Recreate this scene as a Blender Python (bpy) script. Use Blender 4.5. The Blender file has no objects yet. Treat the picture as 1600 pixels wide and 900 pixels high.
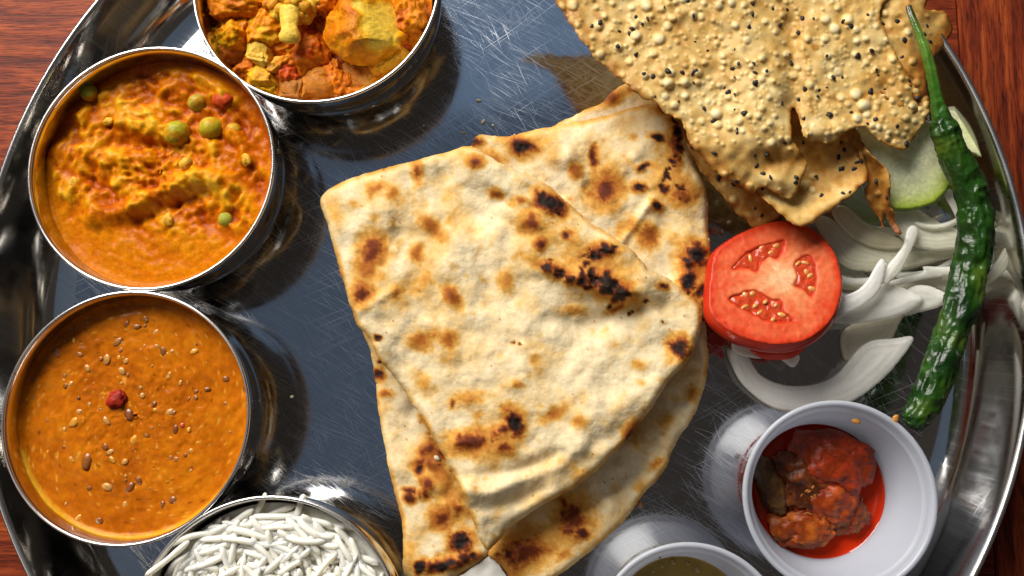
import bpy, bmesh, math, random
import numpy as np
random.seed(7); rng = np.random.default_rng(7)
scene = bpy.context.scene
COL = scene.collection
S = 0.0002                      # metres per unit: all sizes below are written in units of 0.2 mm

# ------------------------------------------------------------------ camera
FOC = 1350.0
_d = np.array([60.0, -190.0, -FOC]); _d /= np.linalg.norm(_d)
_z = -_d; _y = np.array([0, 1.0, 0]) - _z*_z[1]; _y /= np.linalg.norm(_y); _x = np.cross(_y, _z)
RW = np.array([_x, _y, _z])                       # camera axes -> world
CAM = -FOC*(RW @ np.array([0, 0, -1.0]))
cd = bpy.data.cameras.new('camera'); cam = bpy.data.objects.new('camera', cd); COL.objects.link(cam)
from mathutils import Matrix, Vector
cam.matrix_world = Matrix([[*RW[0], CAM[0]*S], [*RW[1], CAM[1]*S], [*RW[2], CAM[2]*S], [0, 0, 0, 1]])
cd.sensor_width = 36; cd.lens = 36*FOC/1600; cd.clip_start = 0.005; cd.clip_end = 50
scene.camera = cam

# ------------------------------------------------------------------ light
w = bpy.data.worlds.new('World'); scene.world = w; w.use_nodes = True
bg = w.node_tree.nodes['Background']; bg.inputs[0].default_value = (1.0, 0.86, 0.74, 1); bg.inputs[1].default_value = 0.05
def area(name, loc, tgt, sx, sy, power, col):
    l = bpy.data.lights.new(name, 'AREA'); l.shape = 'RECTANGLE'; l.size = sx; l.size_y = sy; l.energy = power; l.color = col
    o = bpy.data.objects.new(name, l); COL.objects.link(o); o.location = loc
    o.rotation_euler = (Vector(tgt)-Vector(loc)).to_track_quat('-Z', 'Y').to_euler()
    return o
area('window_light', (-0.46, 0.72, 0.67), (0, 0, 0), 0.78, 0.56, 23.5, (1.0, 0.95, 0.87))
area('blue_ceiling_panel', (-0.66, 0.42, 1.30), (-0.66, 0.42, 0), 1.7, 1.5, 0.85, (0.36, 0.62, 1.0)).data.shape = 'ELLIPSE'  # added panel standing for the sky-lit ceiling, shaped for blue reflections in the tray
area('blue_sky_panel', (-0.25, 0.92, 1.32), (-0.25, 0.92, 0), 1.3, 0.8, 0.65, (0.42, 0.66, 1.0)).data.shape = 'ELLIPSE'  # added blue panel that brightens the reflection in the upper tray
area('warm_fill', (-0.85, -0.35, 0.9), (0, 0, 0), 0.5, 0.5, 0.8, (1.0, 0.86, 0.70))  # added warm fill from the lower left, no lamp seen there
vs = scene.view_settings
scene.display_settings.display_device = 'sRGB'
vs.view_transform = 'Standard'; vs.look = 'None'; vs.exposure = 0.0; vs.gamma = 1.0; vs.use_curve_mapping = False
scene.render.engine = 'CYCLES'
scene.cycles.max_bounces = 10; scene.cycles.glossy_bounces = 6; scene.cycles.transparent_max_bounces = 12

# ------------------------------------------------------------------ maths
def at(px, py, h=0.0):
    """point of the place (units) seen at photograph position px,py when it lies h above the tray floor"""
    px = np.asarray(px, float); py = np.asarray(py, float); h = np.broadcast_to(np.asarray(h, float), px.shape)
    v = np.stack([px-800, 450-py, np.full(px.shape, -FOC)], -1) @ RW.T
    s = (h-CAM[2])/v[..., 2]
    return CAM + v*s[..., None]
def _h(ix, iy, iz, seed):
    n = (ix*374761393 + iy*668265263 + iz*2147483647 + seed*974634777) & 0xffffffff
    n = ((n ^ (n >> 13))*1274126177) & 0xffffffff
    n = ((n ^ (n >> 16))*2246822519) & 0xffffffff
    return ((n ^ (n >> 15)) & 0xffff)/65535.0
def vn3(x, y, z, seed=0):
    x = np.asarray(x, float); y = np.asarray(y, float); z = np.asarray(z, float)
    x, y, z = np.broadcast_arrays(x, y, z)
    xi = np.floor(x).astype(np.int64); yi = np.floor(y).astype(np.int64); zi = np.floor(z).astype(np.int64)
    u = x-xi; v = y-yi; t = z-zi
    u = u*u*(3-2*u); v = v*v*(3-2*v); t = t*t*(3-2*t)
    r = 0
    for a in (0, 1):
        for b in (0, 1):
            for c in (0, 1):
                r = r + _h(xi+a, yi+b, zi+c, seed)*(u if a else 1-u)*(v if b else 1-v)*(t if c else 1-t)
    return r*2-1
def vn(x, y, seed=0):
    return vn3(np.asarray(x)*0.8+np.asarray(y)*0.6, np.asarray(y)*0.8-np.asarray(x)*0.6, 0.37, seed)
def fbm(x, y, sc, seed=0, oct=3):
    r = 0; a = 1.0; s = 0
    for i in range(oct):
        r = r + a*vn(x/sc*2**i, y/sc*2**i, seed+i*17); s += a; a *= 0.5
    return r/s
def sstep(a, b, x):
    t = np.clip((x-a)/(b-a), 0, 1); return t*t*(3-2*t)
def smooth_poly(P, n=8, closed=True):
    P = np.array(P, float); N = len(P); out = []
    rngN = range(N) if closed else range(N-1)
    for i in rngN:
        if closed: p0, p1, p2, p3 = P[i-1], P[i], P[(i+1) % N], P[(i+2) % N]
        else: p0, p1, p2, p3 = P[max(i-1, 0)], P[i], P[i+1], P[min(i+2, N-1)]
        for k in range(n):
            t = k/n
            out.append(0.5*(2*p1+(p2-p0)*t+(2*p0-5*p1+4*p2-p3)*t*t+(3*p1-p0-3*p2+p3)*t**3))
    if not closed: out.append(P[-1])
    return np.array(out)
def resample(P, step, closed=True):
    Q = np.vstack([P, P[:1]]) if closed else P
    L = np.r_[0, np.cumsum(np.hypot(*np.diff(Q[:, :2], axis=0).T))]
    n = max(int(L[-1]/step), 3); s = np.linspace(0, L[-1], n+1)
    if closed: s = s[:-1]
    return np.stack([np.interp(s, L, Q[:, k]) for k in range(Q.shape[1])], 1)
def sdf(X, Y, P):
    """signed distance (+ inside) to closed polygon and nearest boundary points"""
    A = P; B = np.roll(P, -1, 0); best = np.full(X.shape, 1e18); nx = np.zeros_like(X); ny = np.zeros_like(X); ins = np.zeros(X.shape, bool)
    for (ax, ay), (bx, by) in zip(A, B):
        dx, dy = bx-ax, by-ay; l2 = dx*dx+dy*dy+1e-12
        t = np.clip(((X-ax)*dx+(Y-ay)*dy)/l2, 0, 1); qx = ax+t*dx; qy = ay+t*dy
        d = (X-qx)**2+(Y-qy)**2; m = d < best
        best = np.where(m, d, best); nx = np.where(m, qx, nx); ny = np.where(m, qy, ny)
        c = ((ay > Y) != (by > Y))
        if dy != 0: ins ^= c & (X < (Y-ay)*dx/dy+ax)
    d = np.sqrt(best)
    return np.where(ins, d, -d), nx, ny
def linedist(X, Y, L):
    L = np.array(L, float); best = np.full(X.shape, 1e18)
    for (ax, ay), (bx, by) in zip(L[:-1], L[1:]):
        dx, dy = bx-ax, by-ay; t = np.clip(((X-ax)*dx+(Y-ay)*dy)/(dx*dx+dy*dy+1e-9), 0, 1)
        best = np.minimum(best, (X-ax-t*dx)**2+(Y-ay-t*dy)**2)
    return np.sqrt(best)

# ------------------------------------------------------------------ objects
def tag(o, label=None, cat=None, group=None, kind=None):
    if label: o['label'] = label
    if cat: o['category'] = cat
    if group: o['group'] = group
    if kind: o['kind'] = kind
    return o
ORG = {}
def thing(name, label, cat, base, group=None):
    o = bpy.data.objects.new(name, None); COL.objects.link(o); o.empty_display_size = 0.01
    o.location = [c*S for c in base]; ORG[o] = np.array(base, float)
    return tag(o, label, cat, group)
def mesh(name, V, F, mat, parent=None, col=None, smooth=True, org=None, attrs=None):
    V = np.asarray(V, float)
    if org is None:
        org = np.array([V[:, 0].mean(), V[:, 1].mean(), V[:, 2].min()])
    me = bpy.data.meshes.new(name)
    me.from_pydata(((V-org)*S).tolist(), [], F if isinstance(F, list) else F.tolist())
    me.materials.append(mat)
    if smooth: me.polygons.foreach_set('use_smooth', np.ones(len(me.polygons), bool))
    if col is not None:
        a = me.color_attributes.new('Col', 'FLOAT_COLOR', 'POINT')
        c = np.ones((len(V), 4), np.float32); c[:, :3] = np.clip(col, 0, 1); a.data.foreach_set('color', c.ravel())
    for k, v in (attrs or {}).items():
        a = me.attributes.new(k, 'FLOAT', 'POINT'); a.data.foreach_set('value', np.asarray(v, np.float32))
    me.update()
    o = bpy.data.objects.new(name, me); COL.objects.link(o)
    ORG[o] = np.array(org, float)
    if parent is not None:
        o.parent = parent; o.location = [c*S for c in (org-ORG[parent])]
    else: o.location = [c*S for c in org]
    return o
def join(parts):
    V = []; F = []; n = 0; C = []
    for p in parts:
        V.append(p[0]); F += [[i+n for i in f] for f in (p[1] if isinstance(p[1], list) else p[1].tolist())]; n += len(p[0])
        if len(p) > 2: C.append(p[2])
    return np.vstack(V), F, (np.vstack(C) if C else None)
_ico = {}
def ico(sub):
    if sub not in _ico:
        bm = bmesh.new(); bmesh.ops.create_icosphere(bm, subdivisions=sub, radius=1.0)
        _ico[sub] = (np.array([v.co[:] for v in bm.verts]), [[v.index for v in f.verts] for f in bm.faces]); bm.free()
    return _ico[sub]
def rot3(rx, ry, rz):
    c, s = math.cos, math.sin
    X = np.array([[1, 0, 0], [0, c(rx), -s(rx)], [0, s(rx), c(rx)]]); Y = np.array([[c(ry), 0, s(ry)], [0, 1, 0], [-s(ry), 0, c(ry)]])
    Z = np.array([[c(rz), -s(rz), 0], [s(rz), c(rz), 0], [0, 0, 1]])
    return Z@Y@X
def lump(c, r, rot=(0, 0, 0), seed=0, amp=0.15, freq=1.6, sub=3, box=0.0):
    V, F = ico(sub); U = V.copy()
    if box: U = np.sign(V)*np.abs(V)**(1-box); U = U/np.maximum(np.linalg.norm(U, axis=1, keepdims=True)**0.6, 1e-6)
    n = vn3(V[:, 0]*freq+seed*3.1, V[:, 1]*freq, V[:, 2]*freq, seed)+0.45*vn3(V[:, 0]*freq*2.6+seed, V[:, 1]*freq*2.6, V[:, 2]*freq*2.6, seed+5)+0.25*vn3(V[:, 0]*freq*6, V[:, 1]*freq*6, V[:, 2]*freq*6, seed+9)
    U = U*(1+amp*n)[:, None]*np.array(r)
    return U @ rot3(*rot).T + np.array(c), F, n
def lathe(prof, c, seg=128):
    prof = np.array(prof, float); n = len(prof); a = np.arange(seg)*2*math.pi/seg
    V = np.stack([prof[:, 0][:, None]*np.cos(a)+c[0], prof[:, 0][:, None]*np.sin(a)+c[1], np.repeat(prof[:, 1][:, None], seg, 1)+c[2]], -1).reshape(-1, 3)
    F = []
    for i in range(n-1):
        for j in range(seg):
            k = (j+1) % seg
            F.append([i*seg+j, i*seg+k, (i+1)*seg+k, (i+1)*seg+j])
    return V, F
def tube(P, R, seg=20, flat=1.0, disp=None):
    """tube through points P (n,3) with radii R; rounded closed ends; flat squashes the cross-section vertically"""
    P = np.asarray(P, float); R = np.asarray(R, float); n = len(P)
    T = np.gradient(P, axis=0); T /= np.linalg.norm(T, axis=1, keepdims=True)+1e-9
    up = np.array([0, 0, 1.0]); B = np.cross(T, up); B /= np.linalg.norm(B, axis=1, keepdims=True)+1e-9; N = np.cross(B, T)
    a = np.arange(seg)*2*math.pi/seg
    RR = np.repeat(R[:, None], seg, 1)
    if disp is not None: RR = RR*(1+disp(np.arange(n)[:, None]/n, a[None, :]))
    V = P[:, None]+B[:, None]*(np.cos(a)[None, :]*RR)[..., None]+N[:, None]*(np.sin(a)[None, :]*RR*flat)[..., None]
    V = V.reshape(-1, 3); F = []
    for i in range(n-1):
        for j in range(seg):
            k = (j+1) % seg; F.append([i*seg+j, i*seg+k, (i+1)*seg+k, (i+1)*seg+j])
    F.append(list(range(seg))[::-1]); F.append([(n-1)*seg+j for j in range(seg)])
    return V, F
def relief(poly, zfun, thick, step, edge=6.0, rough=0.0, seed=0, colfun=None, smooth=6, flat_bottom=None):
    """a slab with the given outline (photograph positions): zfun gives its middle surface, thick its thickness, rounded over `edge` at the rim"""
    P = smooth_poly(poly, smooth) if smooth else np.array(poly, float)
    P = resample(P, max(step*1.2, 2.0))
    if rough:
        c = np.gradient(P, axis=0); nrm = np.stack([c[:, 1], -c[:, 0]], 1); nrm /= np.linalg.norm(nrm, axis=1, keepdims=True)+1e-9
        s = np.arange(len(P))*step*1.2; L = len(P)*step*1.2; blend = np.minimum(1, np.minimum(s, L-s)/30)
        P = P+nrm*(rough*(vn(s/16, 0.0, seed)+0.6*vn(s/5, 3.0, seed+1))*blend)[:, None]
    x0, y0 = P.min(0)-step*2; x1, y1 = P.max(0)+step*2
    gx = np.arange(x0, x1, step); gy = np.arange(y0, y1, step); X, Y = np.meshgrid(gx, gy); ny, nx = X.shape
    D, bx, by = sdf(X.ravel(), Y.ravel(), P); X = X.ravel(); Y = Y.ravel()
    snap = (D < step*0.45) & (D > -step*0.80)
    X = np.where(snap, bx, X); Y = np.where(snap, by, Y); D = np.where(snap, 0.0, D)
    ok = (D >= 0).reshape(ny, nx)
    cell = ok[:-1, :-1] & ok[1:, :-1] & ok[:-1, 1:] & ok[1:, 1:]
    ii, jj = np.nonzero(cell); a = ii*nx+jj
    Q = np.stack([a, a+nx, a+nx+1, a+1], 1)
    used = np.unique(Q); mp = np.full(nx*ny, -1); mp[used] = np.arange(len(used)); Q = mp[Q]
    X = X[used]; Y = Y[used]; D = D[used]; n = len(used)
    prof = np.sqrt(np.clip(1-(1-np.clip(D/edge, 0, 1))**2, 0.02, 1))
    zm = zfun(X, Y, D)
    th = thick(X, Y) if callable(thick) else thick
    zt = zm+0.5*th*prof
    top = at(X, Y, zt); bot = top.copy(); bot[:, 2] = zm-0.5*th*prof
    if flat_bottom is not None: bot[:, 2] = np.minimum(bot[:, 2], flat_bottom)
    V = np.vstack([top, bot])
    E = np.concatenate([Q[:, [0, 1]], Q[:, [1, 2]], Q[:, [2, 3]], Q[:, [3, 0]]])
    key = np.minimum(E[:, 0], E[:, 1])*(n+1)+np.maximum(E[:, 0], E[:, 1])
    _, idx, cnt = np.unique(key, return_index=True, return_counts=True); be = E[idx[cnt == 1]]
    side = np.stack([be[:, 1], be[:, 0], be[:, 0]+n, be[:, 1]+n], 1)
    F = np.concatenate([Q, Q[:, ::-1]+n, side])
    out = dict(V=V, F=F, n=n, X=X, Y=Y, D=D, Z=zt)
    if colfun is not None:
        c = colfun(X, Y, D, zt); out['C'] = np.vstack([c, c])
    return out
def ramp(t, stops):
    t = np.asarray(t); xs = [s[0] for s in stops]
    return np.stack([np.interp(t, xs, [s[1][k] for s in stops]) for k in range(3)], -1)

# ------------------------------------------------------------------ materials
def newmat(name):
    m = bpy.data.materials.new(name); m.use_nodes = True; nt = m.node_tree
    return m, nt, nt.nodes['Principled BSDF']
def N(nt, t, **kw):
    n = nt.nodes.new(t)
    for k, v in kw.items():
        if k in n.inputs: n.inputs[k].default_value = v
        else: setattr(n, k, v)
    return n
def coords(nt): return nt.nodes.new('ShaderNodeTexCoord').outputs['Object']
def noise(nt, vec, scale, detail=4, rough=0.55, dist=0):
    n = N(nt, 'ShaderNodeTexNoise', Scale=scale, Detail=detail, Roughness=rough, Distortion=dist); nt.links.new(vec, n.inputs['Vector']); return n.outputs['Fac']
def cramp(nt, fac, stops):
    r = nt.nodes.new('ShaderNodeValToRGB'); el = r.color_ramp.elements
    while len(el) < len(stops): el.new(0.5)
    for e, (p, c) in zip(el, stops): e.position = p; e.color = (*c, 1) if len(c) == 3 else c
    nt.links.new(fac, r.inputs[0]); return r.outputs[0]
def mix(nt, a, b, fac, mode='MIX'):
    m = nt.nodes.new('ShaderNodeMix'); m.data_type = 'RGBA'; m.blend_type = mode
    for s, v in ((m.inputs[0], fac), (m.inputs[6], a), (m.inputs[7], b)):
        if hasattr(v, 'is_linked') or isinstance(v, bpy.types.NodeSocket): nt.links.new(v, s)
        else: s.default_value = v if not isinstance(v, tuple) else ((*v, 1) if len(v) == 3 else v)
    return m.outputs[2]
def math_(nt, op, a, b=None, clamp=False):
    m = nt.nodes.new('ShaderNodeMath'); m.operation = op; m.use_clamp = clamp
    for i, v in enumerate((a, b)):
        if v is None: continue
        if isinstance(v, bpy.types.NodeSocket): nt.links.new(v, m.inputs[i])
        else: m.inputs[i].default_value = v
    return m.outputs[0]
def bump(nt, b, h, strength, dist):
    n = N(nt, 'ShaderNodeBump', Strength=strength, Distance=dist); nt.links.new(h, n.inputs['Height']); nt.links.new(n.outputs[0], b.inputs['Normal']); return n
def food_mat(name, rough=0.4, sss=0.15, ssr=0.0015, var=0.25, vscale=500, bscale=900, bstr=0.35, bdist=0.0003, coat=0.0, spec=0.5, col=None, trans=0.0, rvar=0.0, sscol=(1, .5, .25)):
    m, nt, b = newmat(name); co = coords(nt)
    if col is None:
        src = N(nt, 'ShaderNodeAttribute', attribute_name='Col').outputs['Color']
    else:
        src = N(nt, 'ShaderNodeRGB').outputs[0]; src.default_value = (*col, 1)
    n1 = noise(nt, co, vscale, 6, 0.65)
    v = cramp(nt, n1, [(0.25, (1-var,)*3), (0.75, (1+var*0.4,)*3)])
    nt.links.new(mix(nt, src, v, 1.0, 'MULTIPLY'), b.inputs['Base Color'])
    b.inputs['Roughness'].default_value = rough
    if rvar: nt.links.new(cramp(nt, noise(nt, co, vscale*0.5, 3), [(0.3, (max(rough-rvar, 0.03),)*3), (0.7, (rough+rvar,)*3)]), b.inputs['Roughness'])
    b.inputs['Subsurface Weight'].default_value = sss; b.inputs['Subsurface Radius'].default_value = sscol; b.inputs['Subsurface Scale'].default_value = ssr
    b.inputs['Coat Weight'].default_value = coat; b.inputs['Coat Roughness'].default_value = 0.08
    b.inputs['Specular IOR Level'].default_value = spec
    b.inputs['Transmission Weight'].default_value = trans
    bump(nt, b, noise(nt, co, bscale, 5, 0.6), bstr, bdist)
    return m
def steel_mat(name, base=(0.44, 0.45, 0.47), rough=0.065, scratch=1.0, nlay=9, wear=True):
    m, nt, b = newmat(name); b.inputs['Metallic'].default_value = 1.0; co = coords(nt)
    warp = N(nt, 'ShaderNodeTexNoise', Scale=6.0, Detail=2.0); nt.links.new(co, warp.inputs['Vector'])
    vm = N(nt, 'ShaderNodeVectorMath', operation='SCALE'); nt.links.new(warp.outputs['Color'], vm.inputs[0]); vm.inputs['Scale'].default_value = 0.055
    va = N(nt, 'ShaderNodeVectorMath', operation='ADD'); nt.links.new(co, va.inputs[0]); nt.links.new(vm.outputs[0], va.inputs[1])
    tot = None; r = random.Random(3)
    for i in range(nlay):
        mp = nt.nodes.new('ShaderNodeMapping'); mp.inputs['Rotation'].default_value = (0, 0, (math.pi*i/nlay+r.uniform(-.3, .3)) if i % 2 else 0.75+r.uniform(-.35, .35))
        mp.inputs['Location'].default_value = (r.uniform(-5, 5), r.uniform(-5, 5), 0)
        ln = r.choice([22, 35, 60])
        mp2 = nt.nodes.new('ShaderNodeMapping'); mp2.inputs['Scale'].default_value = (ln, r.choice([2200, 3000, 4000]), 1)
        nt.links.new(va.outputs[0], mp.inputs[0]); nt.links.new(mp.outputs[0], mp2.inputs[0])
        n = N(nt, 'ShaderNodeTexNoise', Scale=1.0, Detail=1.0, Roughness=0.4); n.noise_dimensions = '2D'; nt.links.new(mp2.outputs[0], n.inputs['Vector'])
        s = math_(nt, 'MULTIPLY', math_(nt, 'SUBTRACT', n.outputs['Fac'], 0.68 if i % 2 else 0.66), 9.0, True)
        s = math_(nt, 'MULTIPLY', s, r.choice([.45, .7, 1.0])); tot = s if tot is None else math_(nt, 'MAXIMUM', tot, s)
    dens = cramp(nt, noise(nt, co, 22, 3), [(0.32, (0.22,)*3), (0.68, (0.80,)*3)])
    sc = math_(nt, 'MULTIPLY', math_(nt, 'MULTIPLY', tot, dens), scratch, True)
    haze = noise(nt, co, 35, 4)
    base_r = cramp(nt, haze, [(0.3, (rough*0.8,)*3), (0.7, (rough*1.5,)*3)])
    nt.links.new(mix(nt, base_r, (0.40,)*3, sc), b.inputs['Roughness'])
    nt.links.new(mix(nt, (*base, 1), (0.80, 0.83, 0.90, 1), sc), b.inputs['Base Color'])
    bump(nt, b, sc, 0.12, 0.00004)
    return m
def wood_mat(name, vertical):
    m, nt, b = newmat(name); co = coords(nt)
    mp = nt.nodes.new('ShaderNodeMapping'); mp.inputs['Scale'].default_value = (330, 30, 1) if vertical else (30, 330, 1)
    nt.links.new(co, mp.inputs[0])
    g = noise(nt, mp.outputs[0], 1.0, 6, 0.62, 0.6)
    mp2 = nt.nodes.new('ShaderNodeMapping'); mp2.inputs['Scale'].default_value = (1700, 150, 1) if vertical else (150, 1700, 1)
    nt.links.new(co, mp2.inputs[0]); g2 = noise(nt, mp2.outputs[0], 1.0, 4, 0.6, 0.2)
    c1 = cramp(nt, g, [(0.30, (0.040, 0.007, 0.004)), (0.45, (0.16, 0.024, 0.008)), (0.58, (0.27, 0.048, 0.012)), (0.75, (0.40, 0.090, 0.020))])
    c2 = cramp(nt, g2, [(0.33, (0.28, 0.22, 0.22)), (0.52, (1, 1, 1)), (0.8, (1.25, 1.2, 1.15))])
    nt.links.new(mix(nt, c1, c2, 0.85, 'MULTIPLY'), b.inputs['Base Color'])
    b.inputs['Roughness'].default_value = 0.5; b.inputs['Specular IOR Level'].default_value = 0.15
    bump(nt, b, math_(nt, 'ADD', g2, g), 0.35, 0.0004)
    return m

M = {}
M['tray'] = steel_mat('scratched_steel')
M['tray_wall'] = steel_mat('tray_wall_steel', (0.58, 0.57, 0.55), 0.10, 0.35, 5)
M['bowl'] = steel_mat('bowl_steel', (0.60, 0.58, 0.55), 0.10, 0.3, 4)
M['rim'] = steel_mat('rim_steel', (0.80, 0.78, 0.76), 0.22, 0.3, 3)
M['wood_h'] = wood_mat('red_brown_wood_lengthwise', False); M['wood_v'] = wood_mat('red_brown_wood_crosswise', True)
M['naan'] = food_mat('naan_bread', 0.7, 0.10, 0.0015, 0.24, 420, 1100, 0.5, 0.0004, spec=0.15)
M['papad'] = food_mat('roasted_papad', 0.45, 0.08, 0.001, 0.22, 600, 1500, 0.35, 0.0002, spec=0.28)
M['pepper'] = food_mat('cracked_pepper', 0.6, 0, 0.001, 0.4, 900, 1800, 0.6, 0.0002, col=(0.018, 0.012, 0.012))
M['curry'] = food_mat('curry_gravy', 0.16, 0.03, 0.0010, 0.40, 800, 900, 0.35, 0.0005, rvar=0.05, spec=0.07)
M['dal'] = food_mat('dal_gravy', 0.20, 0.03, 0.0010, 0.25, 900, 1000, 0.15, 0.0002, spec=0.08)
M['veg'] = food_mat('masala_vegetable', 0.20, 0.12, 0.0015, 0.40, 700, 800, 0.6, 0.0008, rvar=0.08, spec=0.13)
M['pea'] = food_mat('green_pea', 0.3, 0.1, 0.0012, 0.5, 600, 700, 0.5, 0.0006, spec=0.15)
M['bean'] = food_mat('lentil_skin', 0.3, 0.1, 0.001, 0.35, 900, 1200, 0.3, 0.0002, coat=0.2)
M['rice'] = food_mat('boiled_rice', 0.38, 0.8, 0.0022, 0.10, 300, 1200, 0.15, 0.0001, spec=.35, trans=0.0, col=(0.93, 0.89, 0.77), sscol=(1, .9, .7))
M['onion'] = food_mat('onion_flesh', 0.17, 0.2, 0.002, 0.12, 350, 600, 0.35, 0.0004, coat=0.0, spec=0.6, trans=0.0, sscol=(1, 1, .85))
M['tomato'] = food_mat('tomato_flesh', 0.34, 0.12, 0.0015, 0.22, 700, 1000, 0.3, 0.0003, coat=0.0, spec=0.2, sscol=(1, .25, .1))
M['skin'] = food_mat('tomato_skin', 0.2, 0.1, 0.002, 0.15, 300, 300, 0.1, 0.0002, coat=0.0, spec=0.3, col=(0.58, 0.032, 0.010), sscol=(1, .2, .1))
M['gel'] = food_mat('tomato_gel', 0.10, 0.1, 0.0015, 0.35, 700, 500, 0.5, 0.0006, coat=0.0, spec=0.45, col=(0.58, 0.060, 0.018), sscol=(1, .2, .1))
M['seed'] = food_mat('tomato_seed', 0.15, 0.3, 0.002, 0.2, 900, 900, 0.2, 0.0002, coat=0.6, col=(0.74, 0.32, 0.085))
M['cuke'] = food_mat('cucumber_flesh', 0.22, 0.35, 0.003, 0.30, 900, 1400, 0.55, 0.0003, coat=0.0, spec=0.35, trans=0.15, sscol=(.8, 1, .5))
M['chilli'] = food_mat('green_chilli', 0.22, 0.04, 0.001, 0.45, 260, 330, 0.6, 0.0010, coat=0.05, spec=0.45)
M['pickle'] = food_mat('pickle_flesh', 0.17, 0.08, 0.0012, 0.45, 500, 700, 0.6, 0.0007, spec=0.28, rvar=0.06)
M['oil'] = food_mat('red_chilli_oil', 0.06, 0.10, 0.002, 0.2, 150, 120, 0.15, 0.0004, coat=0.2, col=(0.56, 0.026, 0.003), sscol=(1, .2, .05))
M['chutney'] = food_mat('amber_dressing', 0.05, 0.1, 0.002, 0.35, 120, 140, 0.1, 0.0004, coat=0.9, col=(0.50, 0.33, 0.07))
M['cup'] = food_mat('white_plastic', 0.26, 0.35, 0.004, 0.03, 200, 500, 0.03, 0.0001, col=(0.58, 0.61, 0.69), spec=0.5, trans=0.12, sscol=(1, 1, 1))
M['paper'] = food_mat('paper', 0.85, 0.0, 0.001, 0.08, 600, 1200, 0.3, 0.0002, col=(0.62, 0.60, 0.55))

nt = M['onion'].node_tree; tb = nt.nodes.new('ShaderNodeBsdfTranslucent'); mx = nt.nodes.new('ShaderNodeMixShader'); mx.inputs[0].default_value = 0.22
pb = nt.nodes['Principled BSDF']; tb.inputs[0].default_value = (.95, .92, .85, 1)
tr = nt.nodes.new('ShaderNodeBsdfTransparent'); mt = nt.nodes.new('ShaderNodeMixShader'); mt.inputs[0].default_value = 0.26; tr.inputs[0].default_value = (.97, .96, .93, 1)
nt.links.new(pb.outputs[0], mx.inputs[1]); nt.links.new(tb.outputs[0], mx.inputs[2]); nt.links.new(mx.outputs[0], mt.inputs[1]); nt.links.new(tr.outputs[0], mt.inputs[2]); nt.links.new(mt.outputs[0], nt.nodes['Material Output'].inputs[0])

nt = M['cup'].node_tree; tb = nt.nodes.new('ShaderNodeBsdfTranslucent'); mx = nt.nodes.new('ShaderNodeMixShader'); mx.inputs[0].default_value = 0.25; tb.inputs[0].default_value = (.80, .84, .95, 1)
nt.links.new(nt.nodes['Principled BSDF'].outputs[0], mx.inputs[1]); nt.links.new(tb.outputs[0], mx.inputs[2]); nt.links.new(mx.outputs[0], nt.nodes['Material Output'].inputs[0])

# ------------------------------------------------------------------ table
ZT = -9.0
table = thing('table_top', None, None, (0, 0, ZT-110)); tag(table, kind='structure')
def plank(x0, x1, y0, y1, mat):
    bm = bmesh.new(); bmesh.ops.create_cube(bm, size=1.0)
    for v in bm.verts: v.co = ((x0+x1)/2+v.co.x*(x1-x0), (y0+y1)/2+v.co.y*(y1-y0), ZT-55+v.co.z*110)
    bmesh.ops.bevel(bm, geom=bm.edges[:], offset=2.0, segments=2, affect='EDGES')
    V = np.array([v.co[:] for v in bm.verts]); F = [[v.index for v in f.verts] for f in bm.faces]; bm.free()
    mesh('plank', V, F, mat, table, smooth=False)
seam = float(at(1497, 30, ZT)[0])
ys = [-1400, -700, 30, 760, 1500]
for a, b in zip(ys[:-1], ys[1:]): plank(-1900, seam-1.0, a+.5, b-.5, M['wood_h'])
plank(seam+1.0, seam+520, -1400, 1500, M['wood_v'])

# ------------------------------------------------------------------ platter
TC = (-26.8, -21.2); TR = 760.0
tray = thing('platter', 'large round scratched steel thali platter holding all the bowls and bread', 'platter', (*TC, ZT+0.5))
V, F = lathe([(0.5, 0), (300, 0), (600, 0), (672, 0)], (*TC, 0), 160)
mesh('floor', V, F, M['tray'], tray, org=np.array([*TC, 0]))
V, F = lathe([(672, 0), (688, 0.8), (702, 4), (714, 11), (724, 23), (732, 40), (739, 62), (745, 84), (750, 100), (753, 107)], (*TC, 0), 200)
mesh('wall', V, F, M['tray_wall'], tray, org=np.array([*TC, 0]))
V, F = lathe([(753, 107), (755, 110.5), (758, 112), (761, 111), (762.5, 108), (761, 104), (757, 101), (751, 84), (744, 60), (737, 37), (729, 18), (718, 4), (704, -4), (688, -7.5), (672, -8.2), (300, -8.2), (0.5, -8.2)], (*TC, 0), 200)
mesh('rim', V, F, M['rim'], tray, org=np.array([*TC, 0]))

# ------------------------------------------------------------------ bowls
def bowl(name_label, c, R, Hh=150.0):
    t = thing('bowl', name_label, 'bowl', (*c, 0.4), 'small steel bowls on the platter')
    k = R/184.0
    o = [(0.5, 0.6), (112, 0.6), (128, 3), (146, 14), (161, 33), (172, 58), (178, 84), (180, 104), (178.5, 112), (177.5, 116), (178.5, 122), (180, 142), (181.0, 147)]
    i = [(181, 149), (178.5, 147), (177, 138), (175.5, 120), (174.5, 116), (176, 106), (175, 84), (169, 60), (158, 36), (143, 17), (126, 7), (110, 4), (0.5, 4)]
    V, F = lathe([(r*k, z) for r, z in o], (*c, 0), 128); V2, F2 = lathe([(r*k, z) for r, z in i], (*c, 0), 128)
    Vj, Fj, _ = join([(V, F), (V2, F2)])
    mesh('wall', Vj, Fj, M['bowl'], t, org=np.array([*c, 0.4]))
    rp = [(181.6+2.6*math.cos(a), 148.6+2.3*math.sin(a)) for a in np.linspace(0, 2*math.pi, 11)]
    V, F = lathe([(r*k, z) for r, z in rp], (*c, 0), 128)
    mesh('rim', V, F, M['rim'], t, org=np.array([*c, 146]))
    return t
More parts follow.
